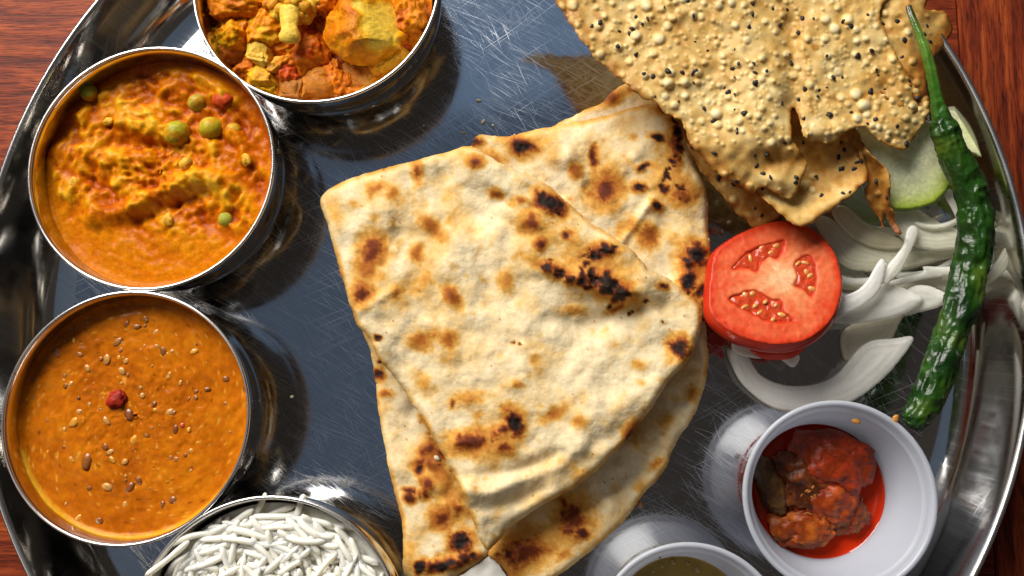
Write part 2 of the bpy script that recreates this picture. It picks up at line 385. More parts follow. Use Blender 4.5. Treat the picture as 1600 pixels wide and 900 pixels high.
B1 = (-516.7, 156.4); B2 = (-529.5, -200.7); B3 = (-286.1, 433.2); B4 = (-317.5, -489.9)
bowl('steel bowl of lumpy orange pea curry', B1, 181.5)
bowl('steel bowl of smooth orange-brown lentil dal', B2, 176)
bowl('steel bowl of potato and cauliflower chunks at the top edge', B3, 184.7)
bowl('steel bowl of white rice at the bottom edge', B4, 184.3)

def inv(P):
    """photograph position of points"""
    q = (np.asarray(P)-CAM) @ RW
    return 800+FOC*q[..., 0]/-q[..., 2], 450-FOC*q[..., 1]/-q[..., 2]
def surface(c, R, z0, fn, step=3.0):
    """round food surface filling a bowl; fn(px,py,x,y,r) -> dz, colour"""
    nr = int(R/step); na = 180; rr = np.linspace(0.02, 1, nr)*R; a = np.arange(na)*2*math.pi/na
    X = c[0]+rr[:, None]*np.cos(a); Y = c[1]+rr[:, None]*np.sin(a); Z = np.full(X.shape, z0)
    px, py = inv(np.stack([X, Y, Z], -1)); dz, col = fn(px, py, X, Y, np.repeat(rr[:, None], na, 1)/R)
    V = np.stack([X, Y, Z+dz], -1).reshape(-1, 3); F = []
    idx = np.arange(nr*na).reshape(nr, na); q = np.stack([idx[:-1], np.roll(idx, -1, 1)[:-1], np.roll(idx, -1, 1)[1:], idx[1:]], -1)[..., ::-1].reshape(-1, 4)
    F = q[:, ::-1].tolist(); F.append(idx[0].tolist())
    # skirt down inside the bowl
    n = len(V); low = V[-na:].copy(); low[:, 2] -= 25; low[:, :2] = (low[:, :2]-c)*0.97+c
    V = np.vstack([V, low]); C = np.vstack([col.reshape(-1, 3), col.reshape(-1, 3)[-na:]])
    for j in range(na): F.append([n-na+j, n+j, n+(j+1) % na, n-na+(j+1) % na])
    return V, F, C

# pea curry -----------------------------------------------------------
def curry_fn(px, py, X, Y, r):
    lumpy = np.clip(1-sstep(310, 410, py-0.15*(px-236)), 0.30, 1)*(1-sstep(0.86, 1.0, r))
    u = px*0.86+py*0.5+14*fbm(px, py, 45, 91, 2); v = -px*0.5+py*0.86
    n = 0.8*fbm(u*0.55, v*1.25, 42, 1, 2)+0.45*fbm(px, py, 17, 31, 3)
    fine = vn(px/7, py/7, 9)
    z = lumpy*(13*n+4.2*fine+2.5*vn(px/11+3, py/11, 19)+3)+(1-lumpy)*1.2*vn(px/9, py/9, 23)
    for L, wd, a in [([(100, 170), (180, 195), (250, 205)], 16, 7), ([(95, 235), (170, 255), (230, 250)], 15, 8), ([(150, 340), (215, 325), (270, 295), (320, 275), (360, 285)], 15, 14),
                     ([(215, 345), (275, 318), (325, 300)], 10, -11), ([(60, 240), (110, 270), (150, 310)], 20, 7), ([(270, 140), (320, 120), (350, 150)], 20, 8), ([(355, 190), (385, 240)], 14, 6), ([(170, 225), (250, 228), (300, 240)], 9, -7)]:
        z = z+a*np.exp(-(linedist(px, py, L)/wd)**2)
    z = z+2*sstep(0.93, 1.0, r)
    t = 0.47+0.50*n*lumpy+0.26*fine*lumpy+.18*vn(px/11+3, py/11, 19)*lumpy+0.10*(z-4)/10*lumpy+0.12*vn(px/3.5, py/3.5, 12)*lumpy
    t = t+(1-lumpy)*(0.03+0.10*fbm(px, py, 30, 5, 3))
    t = t-0.35*sstep(0.9, 1.0, r)*(py < 250)  # gravy colour darkened along the upper rim for the bowl wall's shade
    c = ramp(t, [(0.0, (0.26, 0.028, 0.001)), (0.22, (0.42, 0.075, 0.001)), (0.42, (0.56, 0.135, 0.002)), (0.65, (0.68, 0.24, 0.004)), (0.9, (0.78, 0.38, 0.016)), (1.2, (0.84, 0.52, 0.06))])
    return z, c
cur = thing('pea_curry', 'lumpy orange vegetable curry with green peas filling its steel bowl', 'curry', (*B1, 5))
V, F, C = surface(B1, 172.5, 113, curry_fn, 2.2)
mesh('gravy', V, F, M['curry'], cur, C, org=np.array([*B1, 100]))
def pea(px, py, r, z, col, seed):
    V, F, n = lump(at(px, py, z), (r, r*0.95, r*0.9), (0, 0, 0), seed, 0.05, 1.5, 3)
    mesh('pea', V, F, M['pea'], cur, (lambda m_: np.array(col)*(1-m_)+np.array((.62, .22, .005))*m_)(.75*sstep(-.15, .5, vn3(V[:, 0]/11, V[:, 1]/11, V[:, 2]/11, seed)+.5*vn3(V[:, 0]/4, V[:, 1]/4, V[:, 2]/4, seed+1))[:, None]))
for i, (px, py, r, z, c) in enumerate([(140, 146, 13, 124, (.34, .34, .02)), (277, 209, 20, 123, (.42, .38, .02)), (330, 201, 18, 120, (.52, .42, .02)), (308, 161, 14, 117, (.45, .42, .05)), (352, 343, 11, 117, (.36, .36, .04)), (365, 205, 13, 114, (.60, .34, .02))]):
    pea(px, py, r*1.02, z-r*.38, c, 20+i)
for i, (px, py, r) in enumerate([(347, 155, 15), (115, 285, 9), (262, 343, 9), (170, 190, 8), (290, 255, 11), (385, 250, 9)]):
    col = (.60, .07, .015) if i == 0 else (.80, .42, .04)
    V, F, n = lump(at(px, py, 121), (r, r*.8, r*.5), (0, 0, i), 50+i, 0.25, 1.7, 3)
    mesh('tomato_piece' if i == 0 else 'vegetable_piece', V, F, M['veg'], cur, np.array(col)*(1+0.3*n[:, None]))

# dal -----------------------------------------------------------------
def dal_fn(px, py, X, Y, r):
    n = fbm(px, py, 60, 3, 4); fn = vn(px/5, py/5, 8)
    z = 1.6*n+1.0*fn+1.3*vn(px/11, py/11, 28)+4.5*sstep(0.955, 1.0, r)
    t = 0.5+0.30*n+0.22*fbm(px, py, 14, 44, 3)+.12*vn(px/4, py/4, 46)
    c = ramp(t, [(0.2, (0.32, 0.068, 0.002)), (0.5, (0.50, 0.128, 0.003)), (0.8, (0.62, 0.20, 0.006))])
    fl = sstep(0.56, 0.75, vn(px/4.2, py/4.2, 77))[..., None]; c = c*(1-fl)+np.array((0.70, 0.32, 0.04))*fl*0.9+c*fl*0.1
    fd = sstep(0.72, 0.85, vn(px/3.6, py/3.6, 177))[..., None]; c = c*(1-fd*.8)+np.array((0.10, 0.02, 0.004))*fd*.8
    e = sstep(0.955, 0.985, r)[..., None]*(py > 700)[..., None]; c = c*(1-e)+np.array((0.66, 0.32, 0.02))*e
    return z, c
dal = thing('lentil_dal', 'smooth orange-brown dal with scattered lentils and a red bit in its steel bowl', 'dal', (*B2, 5))
V, F, C = surface(B2, 168.5, 119, dal_fn, 2.4)
mesh('gravy', V, F, M['dal'], dal, C, org=np.array([*B2, 100]))
dots = [(175, 217, 9, 0), (150, 205, 8, 2), (197, 507, 6, 0), (360, 185, 8, 1), (173, 216, 9, 2), (292, 190, 6, 1), (327, 238, 8, 3), (308, 236, 5, 1), (386, 242, 6, 3), (374, 273, 7, 3), (372, 309, 4, 3), (432, 207, 5, 3), (418, 138, 7, 0), (386, 130, 7, 0), (446, 118, 5, 1), (477, 155, 6, 3), (500, 212, 8, 0), (527, 213, 5, 3), (515, 292, 5, 3), (435, 348, 6, 3), (472, 375, 6, 0), (395, 408, 11, 4), (520, 400, 9, 3), (538, 452, 7, 5), (557, 440, 6, 6), (577, 453, 5, 7), (325, 425, 7, 3), (228, 430, 10, 7), (322, 505, 8, 0), (243, 398, 6, 3), (410, 485, 8, 7), (343, 545, 6, 7), (382, 550, 6, 3), (540, 545, 7, 1), (608, 493, 5, 7), (265, 553, 12, 0), (328, 627, 8, 3), (397, 630, 8, 4), (424, 608, 6, 4), (528, 668, 8, 0), (498, 682, 6, 0), (304, 730, 7, 0), (222, 140, 6, 0), (690, 298, 7, 0), (240, 722, 6, 7), (383, 680, 5, 3), (95, 300, 7, 0), (240, 357, 4, 5), (585, 517, 5, 3), (215, 315, 6, 3), (268, 265, 6, 3), (593, 213, 7, 7), (240, 520, 5, 1), (600, 190, 5, 0)]
dc = [(.13, .05, .012), (.30, .13, .03), (.42, .15, .04), (.62, .36, .09), (.07, .028, .012), (.02, .008, .008), (.45, .03, .012), (.75, .38, .03)]
for i in range(70):
    a = random.uniform(0, 6.28); q = 330*math.sqrt(random.random()); dots.append((386+q*math.cos(a), 415+q*math.sin(a), random.uniform(2.5, 6), random.choice([0, 1, 1, 2, 3, 7, 7])))
for i, (a, b, r, k) in enumerate(dots):
    if i < 3: r *= .8
    V, F, n = lump(at(a/1.956, 440+b/1.956, 118.4), (r*0.95*(.75+.5*random.random()), r*0.68, r*0.27), (0, 0, i*1.3), 70+i, 0.16, 1.5, 2)
    mesh('lentil', V, F, M['bean'], dal, (np.array(dc[k])*.62+.38*np.array((.48, .12, .004)))*(1+0.4*n[:, None]))
V, F, n = lump(at(183, 624, 120), (15, 12, 7), (0, 0, .8), 130, 0.3, 1.8, 3)
tag(mesh('tomato_skin', V, F, M['veg'], dal, np.array((.33, .025, .012))*(1+0.4*n[:, None])), 'curled dark red bit in the middle of the dal')

# potato and cauliflower ------------------------------------------------
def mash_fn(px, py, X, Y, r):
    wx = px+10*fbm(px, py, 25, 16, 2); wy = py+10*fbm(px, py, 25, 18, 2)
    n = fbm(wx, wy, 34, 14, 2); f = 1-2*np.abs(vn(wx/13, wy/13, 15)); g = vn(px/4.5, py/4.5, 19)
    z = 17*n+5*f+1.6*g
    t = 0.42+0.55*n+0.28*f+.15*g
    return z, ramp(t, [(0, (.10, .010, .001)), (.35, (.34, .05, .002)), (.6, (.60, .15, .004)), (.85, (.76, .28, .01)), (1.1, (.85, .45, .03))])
mash = thing('vegetable_masala', 'dark orange masala between the vegetable chunks in the top bowl', 'masala', (*B3, 5))
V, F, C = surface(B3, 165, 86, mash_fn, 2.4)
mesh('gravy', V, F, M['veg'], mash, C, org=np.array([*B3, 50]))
def crumbly(V, seed, a=3.2):
    c = V.mean(0); d = V-c; L = np.linalg.norm(d, axis=1, keepdims=True)
    k = 1-np.abs(vn3(V[:, 0]/9, V[:, 1]/9, V[:, 2]/9, seed))*1.6; k = k+.6*vn3(V[:, 0]/4, V[:, 1]/4, V[:, 2]/4, seed+1)+1.3*vn3(V[:, 0]/20, V[:, 1]/20, V[:, 2]/20, seed+2)
    return V+d/L*(a*k)[:, None], k
YEL = (.88, .47, .012); ORA = (.84, .265, .005); RED = (.64, .085, .004); PAL = (.90, .62, .10); BRN = (.62, .155, .005)
def facet(V, seed, n=4, keep=.62, fixed=()):
    q = random.Random(seed); c = V.mean(0); U = V-c
    ns = [np.array(f, float) for f in fixed]+[np.array([q.gauss(0, 1), q.gauss(0, 1), abs(q.gauss(0, 1))+.15]) for _ in range(n)]
    for f in ns:
        f = f/np.linalg.norm(f); d = U @ f; lim = d.max()*q.uniform(keep, keep+.18); over = np.clip(d-lim, 0, None); U = U-np.outer(over*.92, f)
    return U+c
def chunk(name, label, cat, px, py, z, r, rz, col, col2, seed, box=0.35, amp=0.14, freq=1.7, tilt=(0, 0), sub=4):
    V, F, n = lump(at(px, py, z), r, (*tilt, rz), seed, amp, freq, 5, box)
    kk = 0.0; V = facet(V, seed)
    if amp > .11: V, kk = crumbly(V, seed); kk = kk*.22
    m = kk+sstep(-0.25, 0.5, vn3(V[:, 0]/18+seed, V[:, 1]/18, V[:, 2]/18, seed+2)+0.5*vn3(V[:, 0]/7, V[:, 1]/7, V[:, 2]/7, seed+3)); m = np.clip(m, 0, 1)[:, None]
    C = np.array(col)*m+np.array(col2)*(1-m)
    tag(mesh(name, V, F, M['veg'], None, C), label, cat)
# potato with masala crust
def potato(px, py, z, r, rz, label, seed):
    V, F, n = lump(at(px, py, z), r, (0.12, 0.30, rz), seed, 0.22, 1.5, 5, 0.3); V = facet(V, seed, 3, .6, [(.45, .05, .9), (-.5, -.4, .6), (.2, -.9, .4)])
    ix, iy = inv(V); e = np.hypot((ix-px-16)/(r[0]*.95), (iy-py+8)/(r[1]*1.0))+0.85*fbm(ix, iy, 30, seed, 4)
    crust = sstep(0.40, 0.85, e)
    d = crust*(5.5*fbm(ix, iy, 12, seed+4, 3)+3)
    V[:, 2] += d*0.7; c0 = V.mean(0); dr = V-c0; V += dr/np.linalg.norm(dr, axis=1, keepdims=True)*(d*0.7)[:, None]
    t = crust*(0.75+0.5*fbm(ix, iy, 10, seed+6, 3))
    C = ramp(t, [(0, (.86, .56, .06)), (.25, (.84, .44, .015)), (.6, (.74, .27, .006)), (1.0, (.52, .11, .003))])
    tag(mesh('potato_chunk', V, F, M['veg'], None, C), label, 'potato')
potato(572, 42, 118, (58, 52, 42), 0.25, 'largest yellow potato chunk with orange masala crust in the top bowl', 201)
chunk('potato_chunk', 'orange potato wedge half under the largest yellow potato chunk', 'potato', 606, 92, 88, (34, 26, 26), 0.6, (.78, .36, .02), (.68, .22, .01), 203, 0.4)
# cauliflower floret: stem and bumpy head
cf = thing('cauliflower_floret', 'yellow cauliflower floret with a stubby pale stem next to the largest potato', 'cauliflower', at(452, 40, 90))
st = smooth_poly(np.array([[*at(452, 68, 130)], [*at(453, 52, 133)], [*at(452, 34, 130)], [*at(454, 15, 122)]]), 6, False)
V, F = tube(st, np.interp(np.linspace(0, 1, len(st)), [0, .05, .2, .5, 1], [6, 14, 17, 12, 18]), 24, 0.7, lambda s, a: 0.10*vn(s*9+0*a, a*2, 7))
mesh('stem', V, F, M['veg'], cf, np.tile(np.array((.86, .58, .08)), (len(V), 1))*(1+0.12*vn(V[:, 0]/8, V[:, 1]/8, 3))[:, None])
fl = []; r2 = random.Random(5)
for i in range(46):
    a = r2.uniform(0, 2*math.pi); q = math.sqrt(r2.random()); px, py = 455+46*q*math.cos(a), 4+26*q*math.sin(a)
    if py > 22 and abs(px-453) < 14: continue
    r = r2.uniform(7, 13); V, F, n = lump(at(px, py, 112+16*(1-q)+r2.uniform(-4, 4)), (r, r, r*.9), (0, 0, i), 230+i, 0.25, 2.0, 2)
    t = r2.random(); fl.append((V, F, (np.array((.85, .55, .05))*t+np.array((.66, .22, .01))*(1-t))*(1+0.25*n[:, None])))
V, F, C = join(fl); mesh('floret_head', V, F, M['veg'], cf, C)
ck = [('potato_chunk', 'brown-orange chunk against the upper left wall of the top bowl', 'potato', 370, 6, 108, (38, 24, 24), 0.1, ORA, BRN, .25, .2),
      ('potato_chunk', 'yellow-edged chunk at the lower left wall of the top bowl', 'potato', 366, 58, 98, (30, 22, 20), .3, YEL, ORA, .25, .22),
      ('tomato_piece', 'square translucent red-orange piece below the yellow-edged chunk', 'tomato', 366, 84, 88, (20, 13, 10), 0.05, (.66, .17, .02), (.70, .24, .03), .6, .06),
      ('potato_cube', 'small pale yellow diced cube left of the cauliflower stem', 'potato', 408, 82, 104, (18, 15, 12), -.25, PAL, (.80, .46, .05), .65, .06),
      ('potato_chunk', 'crumbly orange chunk directly left of the cauliflower stem', 'potato', 413, 46, 102, (26, 24, 20), .5, ORA, YEL, .2, .24),
      ('onion_strip', 'short slanted orange onion strip below the cauliflower stem', 'onion', 441, 98, 98, (24, 8, 8), .62, (.74, .33, .03), ORA, .3, .1),
      ('tomato_piece', 'large soft red-brown tomato piece between cauliflower and potato', 'tomato', 478, 84, 92, (26, 28, 18), .3, RED, BRN, .2, .16),
      ('tomato_piece', 'bright red tomato bit in the lower middle of the top bowl', 'tomato', 454, 116, 90, (17, 14, 11), .2, (.60, .07, .008), (.64, .14, .01), .3, .15),
      ('potato_chunk', 'yellow crumb near the bottom left rim of the top bowl', 'potato', 411, 120, 92, (19, 16, 13), .1, YEL, (.74, .32, .02), .3, .2),
      ('potato_chunk', 'flat orange chunk lowest by the bottom left rim', 'potato', 420, 139, 88, (24, 11, 10), -.3, ORA, YEL, .2, .2),
      ('onion_piece', 'square brown translucent onion piece at the bottom of the top bowl', 'onion', 455, 138, 84, (23, 16, 9), -.1, (.46, .17, .025), (.52, .16, .02), .65, .07),
      ('onion_piece', 'glossy amber onion piece right of the square brown one', 'onion', 501, 134, 86, (27, 22, 12), .12, (.58, .20, .02), BRN, .5, .09),
      ('onion_petal', 'thin slanted onion petal curling toward the bottom right rim', 'onion', 556, 120, 84, (38, 17, 7), -.5, (.66, .27, .035), (.58, .18, .02), .3, .12),
      ('cauliflower_piece', 'crumbly orange cauliflower piece against the right wall of the top bowl', 'cauliflower', 640, 20, 108, (20, 30, 22), .1, ORA, (.60, .14, .01), .1, .28),
      ('cauliflower_piece', 'small red-brown crumb under the right wall of the top bowl', 'cauliflower', 645, 56, 94, (12, 18, 12), .2, RED, ORA, .1, .25),
      ('tomato_piece', 'small red tomato piece wedged at the frame edge by the potato', 'tomato', 508, 4, 106, (15, 18, 12), .2, RED, ORA, .2, .15),
      ('potato_chunk', 'orange chunk below the brown-orange one, behind the crumbly chunk', 'potato', 438, 70, 84, (30, 24, 18), .2, BRN, ORA, .2, .2)]
for i, (nm, lb, ct, px, py, z, r, rz, c1, c2, bx, am) in enumerate(ck):
    chunk(nm, lb, ct, px, py, z, tuple(1.2*q for q in r), rz, c1, c2, 260+i*7, bx, max(am, .115), 1.8, (random.uniform(-.2, .2), random.uniform(-.2, .2)))
for px, py, r in [(530, 128, 24), (520, 112, 20), (390, 105, 22), (350, 30, 22), (600, -10, 30), (620, 105, 20), (470, 60, 24), (540, -45, 50), (440, -60, 50), (620, -60, 40), (370, -50, 40)]:
    V, F, n = lump(at(px, py, 80), (r, r*.8, r*.7), (0, 0, px), int(px), .22, 1.8, 5); V, n = crumbly(V, int(px))
    mesh('masala_lump', V, F, M['veg'], mash, np.clip(np.array(BRN)*(1+.35*n[:, None]), .002, 1))

# rice ------------------------------------------------------------------
rice = thing('cooked_rice', 'heap of long white boiled rice grains filling the bowl at the bottom edge', 'rice', (*B4, 5))
def rice_fn(px, py, X, Y, r): return 14*(1-r**2)+3*fbm(px, py, 25, 4, 2), np.tile(np.array((.80, .74, .58)), (*px.shape, 1))
V, F, C = surface(B4, 172, 119, rice_fn, 6)
tag(mesh('rice_bed', V, F, M['rice'], rice, org=np.array([*B4, 90])), kind='stuff')
gm = []
for k in range(7):
    L = [40, 58, 66, 34, 50, 70, 60][k]; bend = [0, 3, 7, 2, 5, -2, 9][k]; s = np.linspace(-1, 1, 13)
    P = np.stack([s*L/2, bend*(1-s*s), np.zeros(13)+2*np.sin(s*2+k)], 1)
    R = 4.5*np.clip(1-np.abs(s)**9*0.6, 0.2, 1)*(1+0.07*np.sin(s*5+k)); V, F = tube(P, R, 8, .9)
    me = bpy.data.meshes.new('grain'); me.from_pydata((V*S).tolist(), [], F); me.materials.append(M['rice']); me.polygons.foreach_set('use_smooth', np.ones(len(F), bool)); gm.append((me, V, F))
def grain(p, rx, rz, k):
    o = bpy.data.objects.new('grain', gm[k][0]); COL.objects.link(o); o.parent = rice
    o.location = (np.array(p)-ORG[rice])*S; o.rotation_euler = (random.uniform(0, 6.28), rx, rz)
stuff = []; cnt = 0
for i in range(1000):
    a = random.uniform(0, 2*math.pi); q = math.sqrt(random.random())*158; p = np.array([B4[0]+q*math.cos(a), B4[1]+q*math.sin(a), 0])
    p[2] = 124+16*(1-(q/165)**2)+random.uniform(-4, 12)
    py = inv(p)[1]; rz = random.uniform(0, 6.28); rx = random.uniform(-.2, .2)
    if q > 128: rz = a+math.pi/2+random.uniform(-.5, .5); rx *= .5
    k = random.randrange(7)
    if py < 915 and cnt < 290: grain(p, rx, rz, k); cnt += 1
    else:
        stuff.append((gm[k][1] @ rot3(random.uniform(0, 6.28), rx, rz).T+p, gm[k][2]))
for (px, py, z, rz, k) in [(262, 873, 152, .68, 5), (300, 845, 140, .25, 2), (400, 838, 140, -.3, 5), (430, 860, 142, -1.2, 1), (505, 815, 138, -.35, 6), (545, 870, 136, -1.0, 2), (350, 870, 142, .3, 1), (470, 855, 142, .7, 5), (390, 800, 132, .9, 2), (470, 792, 130, 1.3, 3)]:
    grain(at(px, py, z), 0.12, rz, k)
if stuff:
    V, F, _ = join(stuff); tag(mesh('grain', V, F, M['rice'], rice), kind='stuff')

# ------------------------------------------------------------------ naan
CREAM = [(0.0, (.85, .71, .46)), (.14, (.82, .59, .28)), (.30, (.72, .38, .075)), (.48, (.46, .145, .018)), (.68, (.17, .030, .008)), (.88, (.030, .012, .008)), (1.0, (.012, .009, .008))]
def charring(X, Y, spots, lines, seed):
    wx = X+7*fbm(X, Y, 18, seed, 3); wy = Y+7*fbm(X, Y, 18, seed+50, 3); c = np.zeros(X.shape)
    nz = fbm(X, Y, 11, seed+9, 3); nf = vn(X/3.2, Y/3.2, seed+12)
    for (x, y, rx, ry, ro, am) in spots:
        ca, sa = math.cos(math.radians(ro)), math.sin(math.radians(ro)); dx, dy = wx-x, wy-y
        d = np.hypot((dx*ca+dy*sa)/rx, (-dx*sa+dy*ca)/ry)+0.42*nz+0.22*nf
        c = np.maximum(c, am*(1-sstep(0.25 if am > .8 else 0.1, 1.6, d)))
        if am > .6 and rx > 7: c = np.maximum(c, .36*(1-sstep(.9, 2.1, d)))
    for (L, wd, am) in lines:
        d = linedist(wx, wy, L)/wd+0.5*nz+.3*nf; c = np.maximum(c, am*(1-sstep(0.35, 1.6, d))); c = np.maximum(c, .4*(1-sstep(1.0, 2.5, d)))
    base = 0.01+0.34*np.clip(fbm(X, Y, 60, seed+3, 3)+0.05, 0, 1)+0.36*np.clip(fbm(wx, wy, 24, seed+4, 4)-.08, 0, 1)+.22*sstep(.35, .75, vn(wx/13, wy/13, seed+14))*np.clip(.4+fbm(X, Y, 70, seed+15, 2), 0, 1)+0.05*vn(X/3.5, Y/3.5, seed+6)
    return np.clip(c+base*(1-c), 0, 1), c
def naan_piece(name, poly, zfun, th, spots, lines, ridges, seed, parent, edge=13, puff=5, rough=1.6, rimtan=.25):
    def z(X, Y, D):
        zz = zfun(X, Y)+1.9*puff*fbm(X, Y, 95, seed+20, 2)+puff*1.25*fbm(X, Y, 40, seed+21, 2)+1.0*vn(X/10, Y/10, seed+22)+.55*vn(X/4.2, Y/4.2, seed+23)
        for (L, wd, a) in ridges: zz = zz+a*np.exp(-(linedist(X, Y, L)/wd)**2)
        for (x, y, rx, ry, ro, am) in spots:
            if rx > 9: zz = zz+4.5*am*np.exp(-(((X-x)/rx)**2+((Y-y)/ry)**2)*0.8)
        _, c = charring(X, Y, spots, lines, seed)
        zz = zz-2.2*sstep(.75, 1.0, c)+2.6*sstep(.7, 1, c)*vn(X/4.2, Y/4.2, seed+30)
        return zz
    def col(X, Y, D, Z):
        t, c = charring(X, Y, spots, lines, seed)
        t = np.maximum(t, rimtan*1.5*(1-sstep(0, 13, D))*(0.7+0.9*fbm(X, Y, 22, seed+40, 2)))
        sp = sstep(.80, .90, vn(X/3.0, Y/3.0, seed+60)); t = np.maximum(t, sp*.55)
        return ramp(t, CREAM)
    r = relief(poly, z, th, 2.6, edge, rough, seed, col)
    return mesh(name, r['V'], r['F'], M['naan'], parent, r['C'])
def cluster(L, wd, n, r0, r1, a0, a1, seed):
    q = random.Random(seed); L = np.array(L, float); seg = np.hypot(*np.diff(L, axis=0).T); cum = np.r_[0, np.cumsum(seg)]; out = []
    for _ in range(n):
        t = q.uniform(0, cum[-1]); x = np.interp(t, cum, L[:, 0])+q.gauss(0, wd*.55); y = np.interp(t, cum, L[:, 1])+q.gauss(0, wd*.55)
        r = q.uniform(r0, r1); out.append((x, y, r, r*q.uniform(.45, .9), q.uniform(0, 180), q.uniform(a0, a1)))
    return out
# lower pieces
left_poly = [(566, 490), (579, 550), (586, 590), (591, 640), (597, 680), (609, 735), (617, 775), (628, 808), (630, 853), (636, 905), (690, 912), (728, 893), (762, 868), (790, 840), (800, 760), (740, 600), (660, 500)]
nps = naan_piece('naan_piece', left_poly, lambda X, Y: 22+0*X, 24,
    [(595, 564, 5, 5, 0, 1), (593, 583, 8, 10, 0, .9), (604, 616, 13, 7, 0, .55), (658, 734, 9, 9, 0, .85), (691, 807, 18, 18, 0, .7), (721, 846, 19, 17, 0, 1), (691, 884, 24, 11, -20, 1), (672, 699, 12, 12, 0, .65), (700, 760, 26, 70, -20, .42), (745, 872, 10, 8, 0, .8), (640, 870, 14, 30, 0, .28), (668, 640, 10, 30, -25, .4)]
    +cluster([(635, 770), (652, 778), (682, 756)], 7, 9, 5, 11, .55, .85, 1)+cluster([(672, 700), (690, 760), (715, 800)], 16, 14, 6, 16, .4, .75, 2)+cluster([(655, 890), (700, 880), (745, 868)], 9, 12, 5, 12, .7, 1, 3)+cluster([(640, 640), (690, 700)], 10, 8, 4, 9, .35, .6, 4), [], [([(640, 650), (680, 600)], 10, -6), ([(620, 730), (690, 760)], 14, 4)], 310, None, 11, 4)
tag(nps, 'lower left naan strip with charred bottom corner, under the folded naan', 'naan', 'pieces of naan bread')
right_poly = [(1090, 500), (1105, 540), (1106, 580), (1098, 612), (1086, 645), (1073, 667), (1052, 700), (1045, 722), (1030, 746), (1003, 775), (985, 802), (962, 826), (940, 846), (915, 868), (880, 893), (850, 912), (805, 912), (790, 893), (775, 876), (764, 862), (800, 800), (900, 700), (1000, 600)]
nps = naan_piece('naan_piece', right_poly, lambda X, Y: 24+0*X, 26,
    [(893, 812, 26, 34, 20, .72), (816, 864, 48, 28, -20, .72), (884, 865, 14, 9, 0, .4), (1026, 727, 14, 9, -40, .5), (1082, 620, 10, 14, 0, .4), (1000, 760, 12, 10, 0, .25), (1040, 660, 20, 20, 0, .2)]
    +cluster([(875, 800), (905, 830)], 16, 12, 6, 14, .5, .85, 5)+cluster([(785, 870), (830, 850)], 18, 14, 6, 16, .5, .85, 6), [], [([(930, 740), (955, 790)], 12, 6), ([(1000, 690), (1030, 730)], 14, 5)], 320, None, 14, 6)
tag(nps, 'lower right naan crescent with brown blisters, under the folded naan', 'naan', 'pieces of naan bread')
strip_poly = [(855, 208), (870, 194), (900, 178), (938, 162), (956, 143), (985, 128), (1002, 134), (1025, 158), (1045, 190), (1000, 240), (900, 240)]
nps = naan_piece('naan_piece', strip_poly, lambda X, Y: 26+0*X, 20, [(954, 152, 20, 9, -25, .62), (985, 140, 9, 8, 0, .4)], [], [], 330, None, 8, 3)
tag(nps, 'narrow pale naan strip showing above the folded naan, beside the papad', 'naan', 'pieces of naan bread')
# the folded naan: back layer and front layer
nn = thing('folded_naan', 'large folded naan with black char spots lying on top in the middle of the platter', 'naan', (60, 20, 2), 'pieces of naan bread')
back_poly = [(722, 262), (738, 224), (750, 210), (790, 213), (830, 204), (868, 197), (930, 184), (1000, 165), (1048, 157), (1070, 163), (1072, 215), (1086, 260), (1103, 300), (1107, 360), (1111, 400), (1117, 440), (1108, 470), (1096, 500), (1040, 540), (900, 480), (780, 360)]
naan_piece('back_layer', back_poly, lambda X, Y: 54-6*sstep(1050, 1110, X), 24,
    [(820, 229, 21, 13, 15, .97), (1048, 168, 18, 10, 0, .85), (1028, 216, 12, 6, 25, 1), (1006, 262, 11, 6, -20, 1), (1000, 292, 12, 9, 10, .95), (1026, 322, 12, 7, 35, 1), (1054, 230, 11, 52, 0, .62), (1078, 420, 20, 48, 8, .58), (1066, 304, 20, 18, 0, .62), (946, 299, 22, 24, 20, .74), (928, 246, 7, 20, 0, .78), (898, 268, 12, 13, 0, .5), (1016, 370, 17, 24, -10, .55), (978, 352, 14, 26, 35, .38), (990, 216, 8, 7, 0, .3), (1090, 396, 15, 20, 0, 1), (1076, 438, 14, 20, 10, 1), (1097, 456, 10, 18, 10, .9), (1108, 420, 7, 22, 0, .9), (1084, 420, 28, 55, 0, .42), (1040, 280, 36, 60, 0, .30), (740, 222, 12, 10, 0, .85), (790, 215, 20, 8, 0, .3), (862, 240, 18, 24, 0, .25), (770, 245, 30, 12, 20, .28)]
    +cluster([(1054, 188), (1060, 205), (1059, 225), (1060, 240), (1050, 255), (1042, 276), (1042, 298)], 6, 34, 4, 9, .85, 1, 7)+cluster([(1062, 290), (1075, 310)], 10, 9, 4, 9, .6, .9, 8)+cluster([(1085, 385), (1076, 440), (1100, 462)], 12, 22, 4, 11, .7, 1, 9), [],
    [([(870, 200), (890, 240), (910, 280)], 9, 5), ([(920, 220), (980, 250)], 26, 6), ([(1020, 310), (970, 380)], 7, 6), ([(830, 215), (880, 245)], 18, 8), ([(1040, 340), (1060, 420)], 18, -6)], 340, nn, 11, 6)
front_poly = [(500, 316), (512, 298), (545, 280), (600, 262), (660, 248), (705, 236), (726, 229), (742, 229), (758, 240), (780, 254), (812, 269), (856, 290), (908, 336), (936, 356), (962, 372), (988, 392), (1007, 411), (1014, 424), (1040, 432), (1075, 462), (1096, 484), (1093, 520), (1082, 552), (1064, 577), (1045, 597), (1007, 653), (965, 703), (919, 746), (880, 772), (835, 797), (800, 822), (768, 856), (760, 858), (750, 842), (735, 800), (712, 748), (690, 706), (665, 664), (642, 628), (618, 592), (592, 562), (578, 532), (556, 503), (545, 470), (530, 420), (512, 352)]
